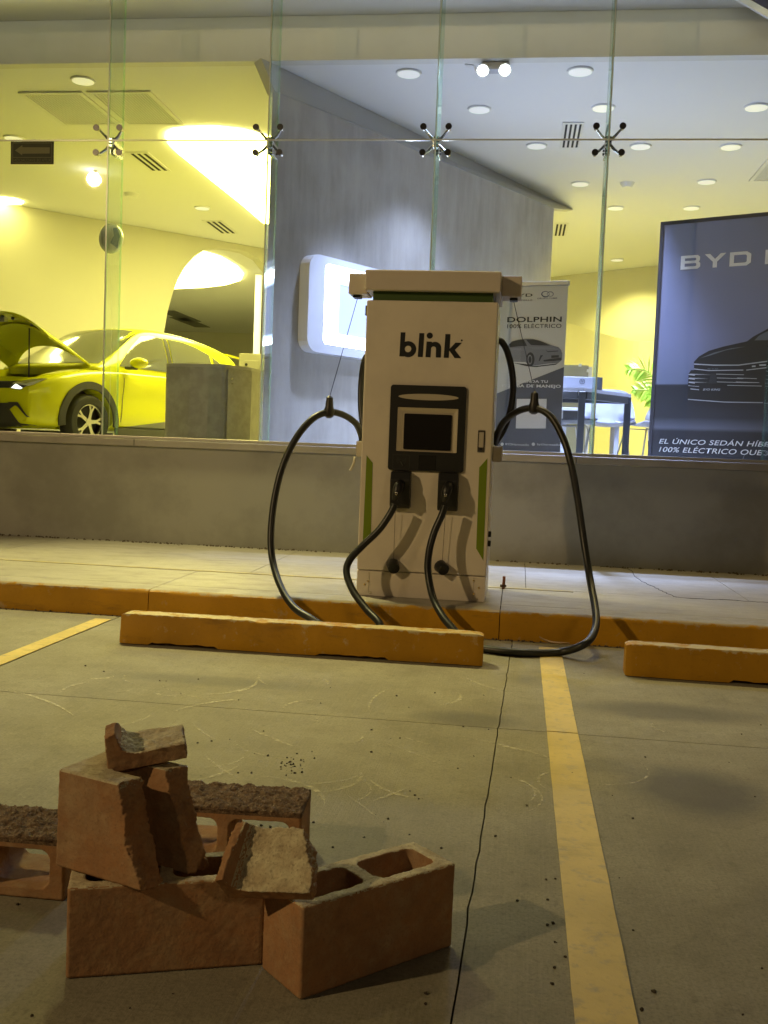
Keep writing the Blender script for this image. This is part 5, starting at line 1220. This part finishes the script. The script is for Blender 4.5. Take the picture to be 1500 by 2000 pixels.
for p, q in ((corners[0], corners[1]), (corners[1], corners[2]), (corners[2], corners[3]), (corners[3], corners[0])):
    a = Vector((p.x, p.y, TZ-.066)); b = Vector((q.x, q.y, TZ-.066)); dd = (b-a).normalized()*.04; cen = sum((Vector((c_.x, c_.y, TZ-.066)) for c_ in corners), Vector())/4
    bar(a.lerp(cen, .03)+dd, b.lerp(cen, .03)-dd, .05, .07, M_DSK, 'apron', dk1)
cen = sum((Vector((c_.x, c_.y, 0)) for c_ in corners), Vector())/4
for p in corners:
    q = Vector((p.x, p.y, 0)).lerp(cen, .035); bm = newbm(); box(bm, q.x-.032, q.x+.032, q.y-.032, q.y+.032, FZ+.001, TZ-.031, .004, 1); obj('leg', bm, M_DSK, dk1)
# monitors stand on the desk
def monitor(x0p, x1p, ztp, zbp, y, label, m, yaw, logo_=None):
    a, b = Py(x0p, zbp, y), Py(x1p, ztp, y); cx_ = (a.x+b.x)/2; t = thing('monitor', label, 'monitor', (cx_, y, TZ), group='desk monitors')
    hw_ = (b.x-a.x)/2; bm = newbm(); box(bm, -hw_, hw_, -.012, .022, a.z, b.z, .006); bm.transform(Matrix.Translation((cx_, y, 0)) @ Matrix.Rotation(yaw, 4, 'Z')); sh = obj('shell', bm, m, t)
    bm = newbm(); box(bm, cx_-.02, cx_+.02, y+.03, y+.05, TZ+.01, a.z+.1); box(bm, cx_-.11, cx_+.11, y-.03, y+.12, TZ+.001, TZ+.012, .003); obj('stand', bm, M_DSK, t)
    if logo_:
        p = Py(*logo_, y-.013); n = 28; r1, r2 = .026, .0215
        obj('logo', curve_mesh([[(math.cos(2*math.pi*k/n)*r1, math.sin(2*math.pi*k/n)*r1) for k in range(n)], [(math.cos(2*math.pi*k/n)*r2, math.sin(2*math.pi*k/n)*r2) for k in range(n)]], frame(p, (1, 0, 0), (0, 0, 1))), M_RK, sh)
        obj('logo', text_mesh('hp', frame(p+Vector((-.014, -.001, -.008)), (1, 0, 0), (0, 0, 1)), height=.028, width=.027, shear=.3, bold=.01), M_RK, sh)
monitor(1085, 1158, 737, 760, 10.15, 'silver monitor seen from behind with a round logo', mat('monitor_silver', (.33, .34, .38), .4), 0, (1137, 745))
monitor(1150, 1178, 737, 762, 10.6, 'dark monitor seen edge on beside the silver one', M_DSK, R(24))
# second desk behind
a = Py(1150, 797, 11.6); b = Py(1223, 797, 11.6); dz = a.z
dk2 = thing('white_desk', 'lower white topped desk with a dark front panel behind the chair', 'desk', ((a.x+b.x)/2, 11.8, FZ))
obj('desk_top', B(a.x-.3, b.x, 11.6, 12.3, dz-.035, dz, .004), mat('white_desk_top', (.55, .55, .56), .35), dk2); obj('front_panel', B(a.x-.28, b.x-.06, 11.63, 11.65, dz-.14, dz-.037), M_DSK, dk2)
for x in (a.x-.26, b.x-.08):
    bm = newbm(); box(bm, x-.025, x+.025, 11.68, 12.25, FZ+.001, dz-.036); obj('leg', bm, M_DTOP, dk2)
p = Py(1175, 789, 11.8); bm = newbm(); box(bm, p.x-.10, p.x+.05, 11.75, 11.85, dz+.001, dz+.075, .01); box(bm, p.x+.06, p.x+.13, 11.75, 11.85, dz+.001, dz+.04, .01); obj('desk_telephone', bm, M_CHRD, label='small dark telephone on the white topped desk', cat='telephone', loc=(p.x, 11.8, dz))
def chair(loc, rz, label, m, sc=1.07):
    t = thing('shell_chair', label, 'chair', loc, rz, 'shell chairs around the desks')
    bm = newbm()
    def sheet(u, v):    # u: seat front to back top, v: across; local +y is the way it faces
        y = (v-.5)*2; w = .25+.03*math.sin(math.pi*u)
        if u < .5: s = u/.5; q = Vector((y*w, .24-.42*s, .44+.035*y*y*1.0+.02*(1-s)))
        elif u < .62: s = (u-.5)/.12; q = Vector((y*w, -.18-.05*math.sin(s*math.pi/2), .44+.07*(1-math.cos(s*math.pi/2))+.035*y*y))
        else: s = (u-.62)/.38; q = Vector((y*(w-.05*s*s), -.23-.07*s+.09*y*y*(1-.3*s), .51+.31*s-.03*y**4*s))
        return q*sc
    grid_sheet(bm, 18, 10, sheet); solid(bm, .012); obj('shell', bm, m, t, local=True, smooth=True)
    for sx in (-1, 1):
        bm = newbm(); tube(bm, [Vector(p)*sc for p in ((sx*.23, .25, .008), (sx*.17, .16, .43), (sx*.17, -.12, .43), (sx*.23, -.22, .008))], .008*sc, 6); obj('leg_frame', bm, mat('chrome_wire', (.45, .44, .40), .3, .8), t, local=True)
c1 = Py(1185, 850, 10.9); chair((c1.x, 10.9, FZ), R(178), 'pale grey shell chair between the desk legs, back to the glass', mat('pale_shell', (.30, .30, .33), .45))
c2 = Py(1262, 840, 11.0); chair((c2.x+.03, 11.0, FZ), R(120), 'grey shell chair half hidden by the large dark banner', M_CHR)
c3 = Py(1112, 850, 9.75); chair((c3.x, 10.75, FZ), R(-75), 'dark shell chair half hidden behind the roll up banner', M_CHRD)
# partition box at the back, potted palm
a = Py(1085, 712, 14); b = Py(1150, 712, 14)
pt = thing('office_partition', 'low olive grey office partition behind the monitors', 'partition', ((a.x+b.x)/2, 14, FZ))
obj('panel', B(a.x-.2, b.x, 14, 14.06, FZ, a.z), mat('partition_olive', (.30, .28, .17), .5), pt)
obj('post', B(b.x+.002, b.x+.05, 14, 14.06, FZ, a.z-.02), M_RIM, pt)
for px, py in ((1133, 713), (1149, 724)):
    p = Py(px, py, 13.97); bm = newbm(); box(bm, p.x-.02, p.x+.02, 13.97, 13.995, p.z-.02, p.z+.02, .003, 1); obj('clip', bm, M_RIM, pt)
ph = Py(1300, 800, 11.2); pp = thing('potted_palm', 'bright green palm fronds arching out beside the large dark banner', 'plant', (ph.x, 11.2, FZ))
bm = newbm(); cyl(bm, (ph.x, 11.2, FZ+.001), (0, 0, 1), .13, .34, 20, .17); obj('pot', bm, M_CHRD, pp, smooth=True)
M_LF = mat('palm_green', (.42, .62, .03), .5); rs2 = random.Random(3)
for i, (px, py, qx, qy) in enumerate(((1273, 735, 1224, 721), (1282, 772, 1236, 761), (1330, 730, 1400, 690), (1330, 750, 1390, 740), (1292, 790, 1268, 768))):
    m1 = Py(px, py, 11.15+.1*(i % 3)); tip = Py(qx, qy, 11.1+.12*(i % 3)); ax = spline([Vector((ph.x, 11.2, FZ+.34)), m1, tip], 14); bm = newbm()
    tube(bm, ax, .006, 5)
    for k in range(6, len(ax)-1):
        d = (ax[k+1]-ax[k]).normalized(); L_ = .16*math.sin(math.pi*(k-4)/(len(ax)-4))+.03
        for s in (-1, 1):
            side = (d.cross(Vector((0, -1, .2))).normalized()*s+d*.7+Vector((0, rs2.uniform(-.4, .4), -.45))).normalized(); w_ = d*.008
            a, b = ax[k], ax[k]+side*L_
            bm.faces.new([bm.verts.new(q) for q in (a-w_, a+side*L_*.5-w_*1.3+Vector((0, 0, .012)), b, a+side*L_*.5+w_*1.3+Vector((0, 0, .012)), a+w_)])
    obj('frond', bm, M_LF, pp)
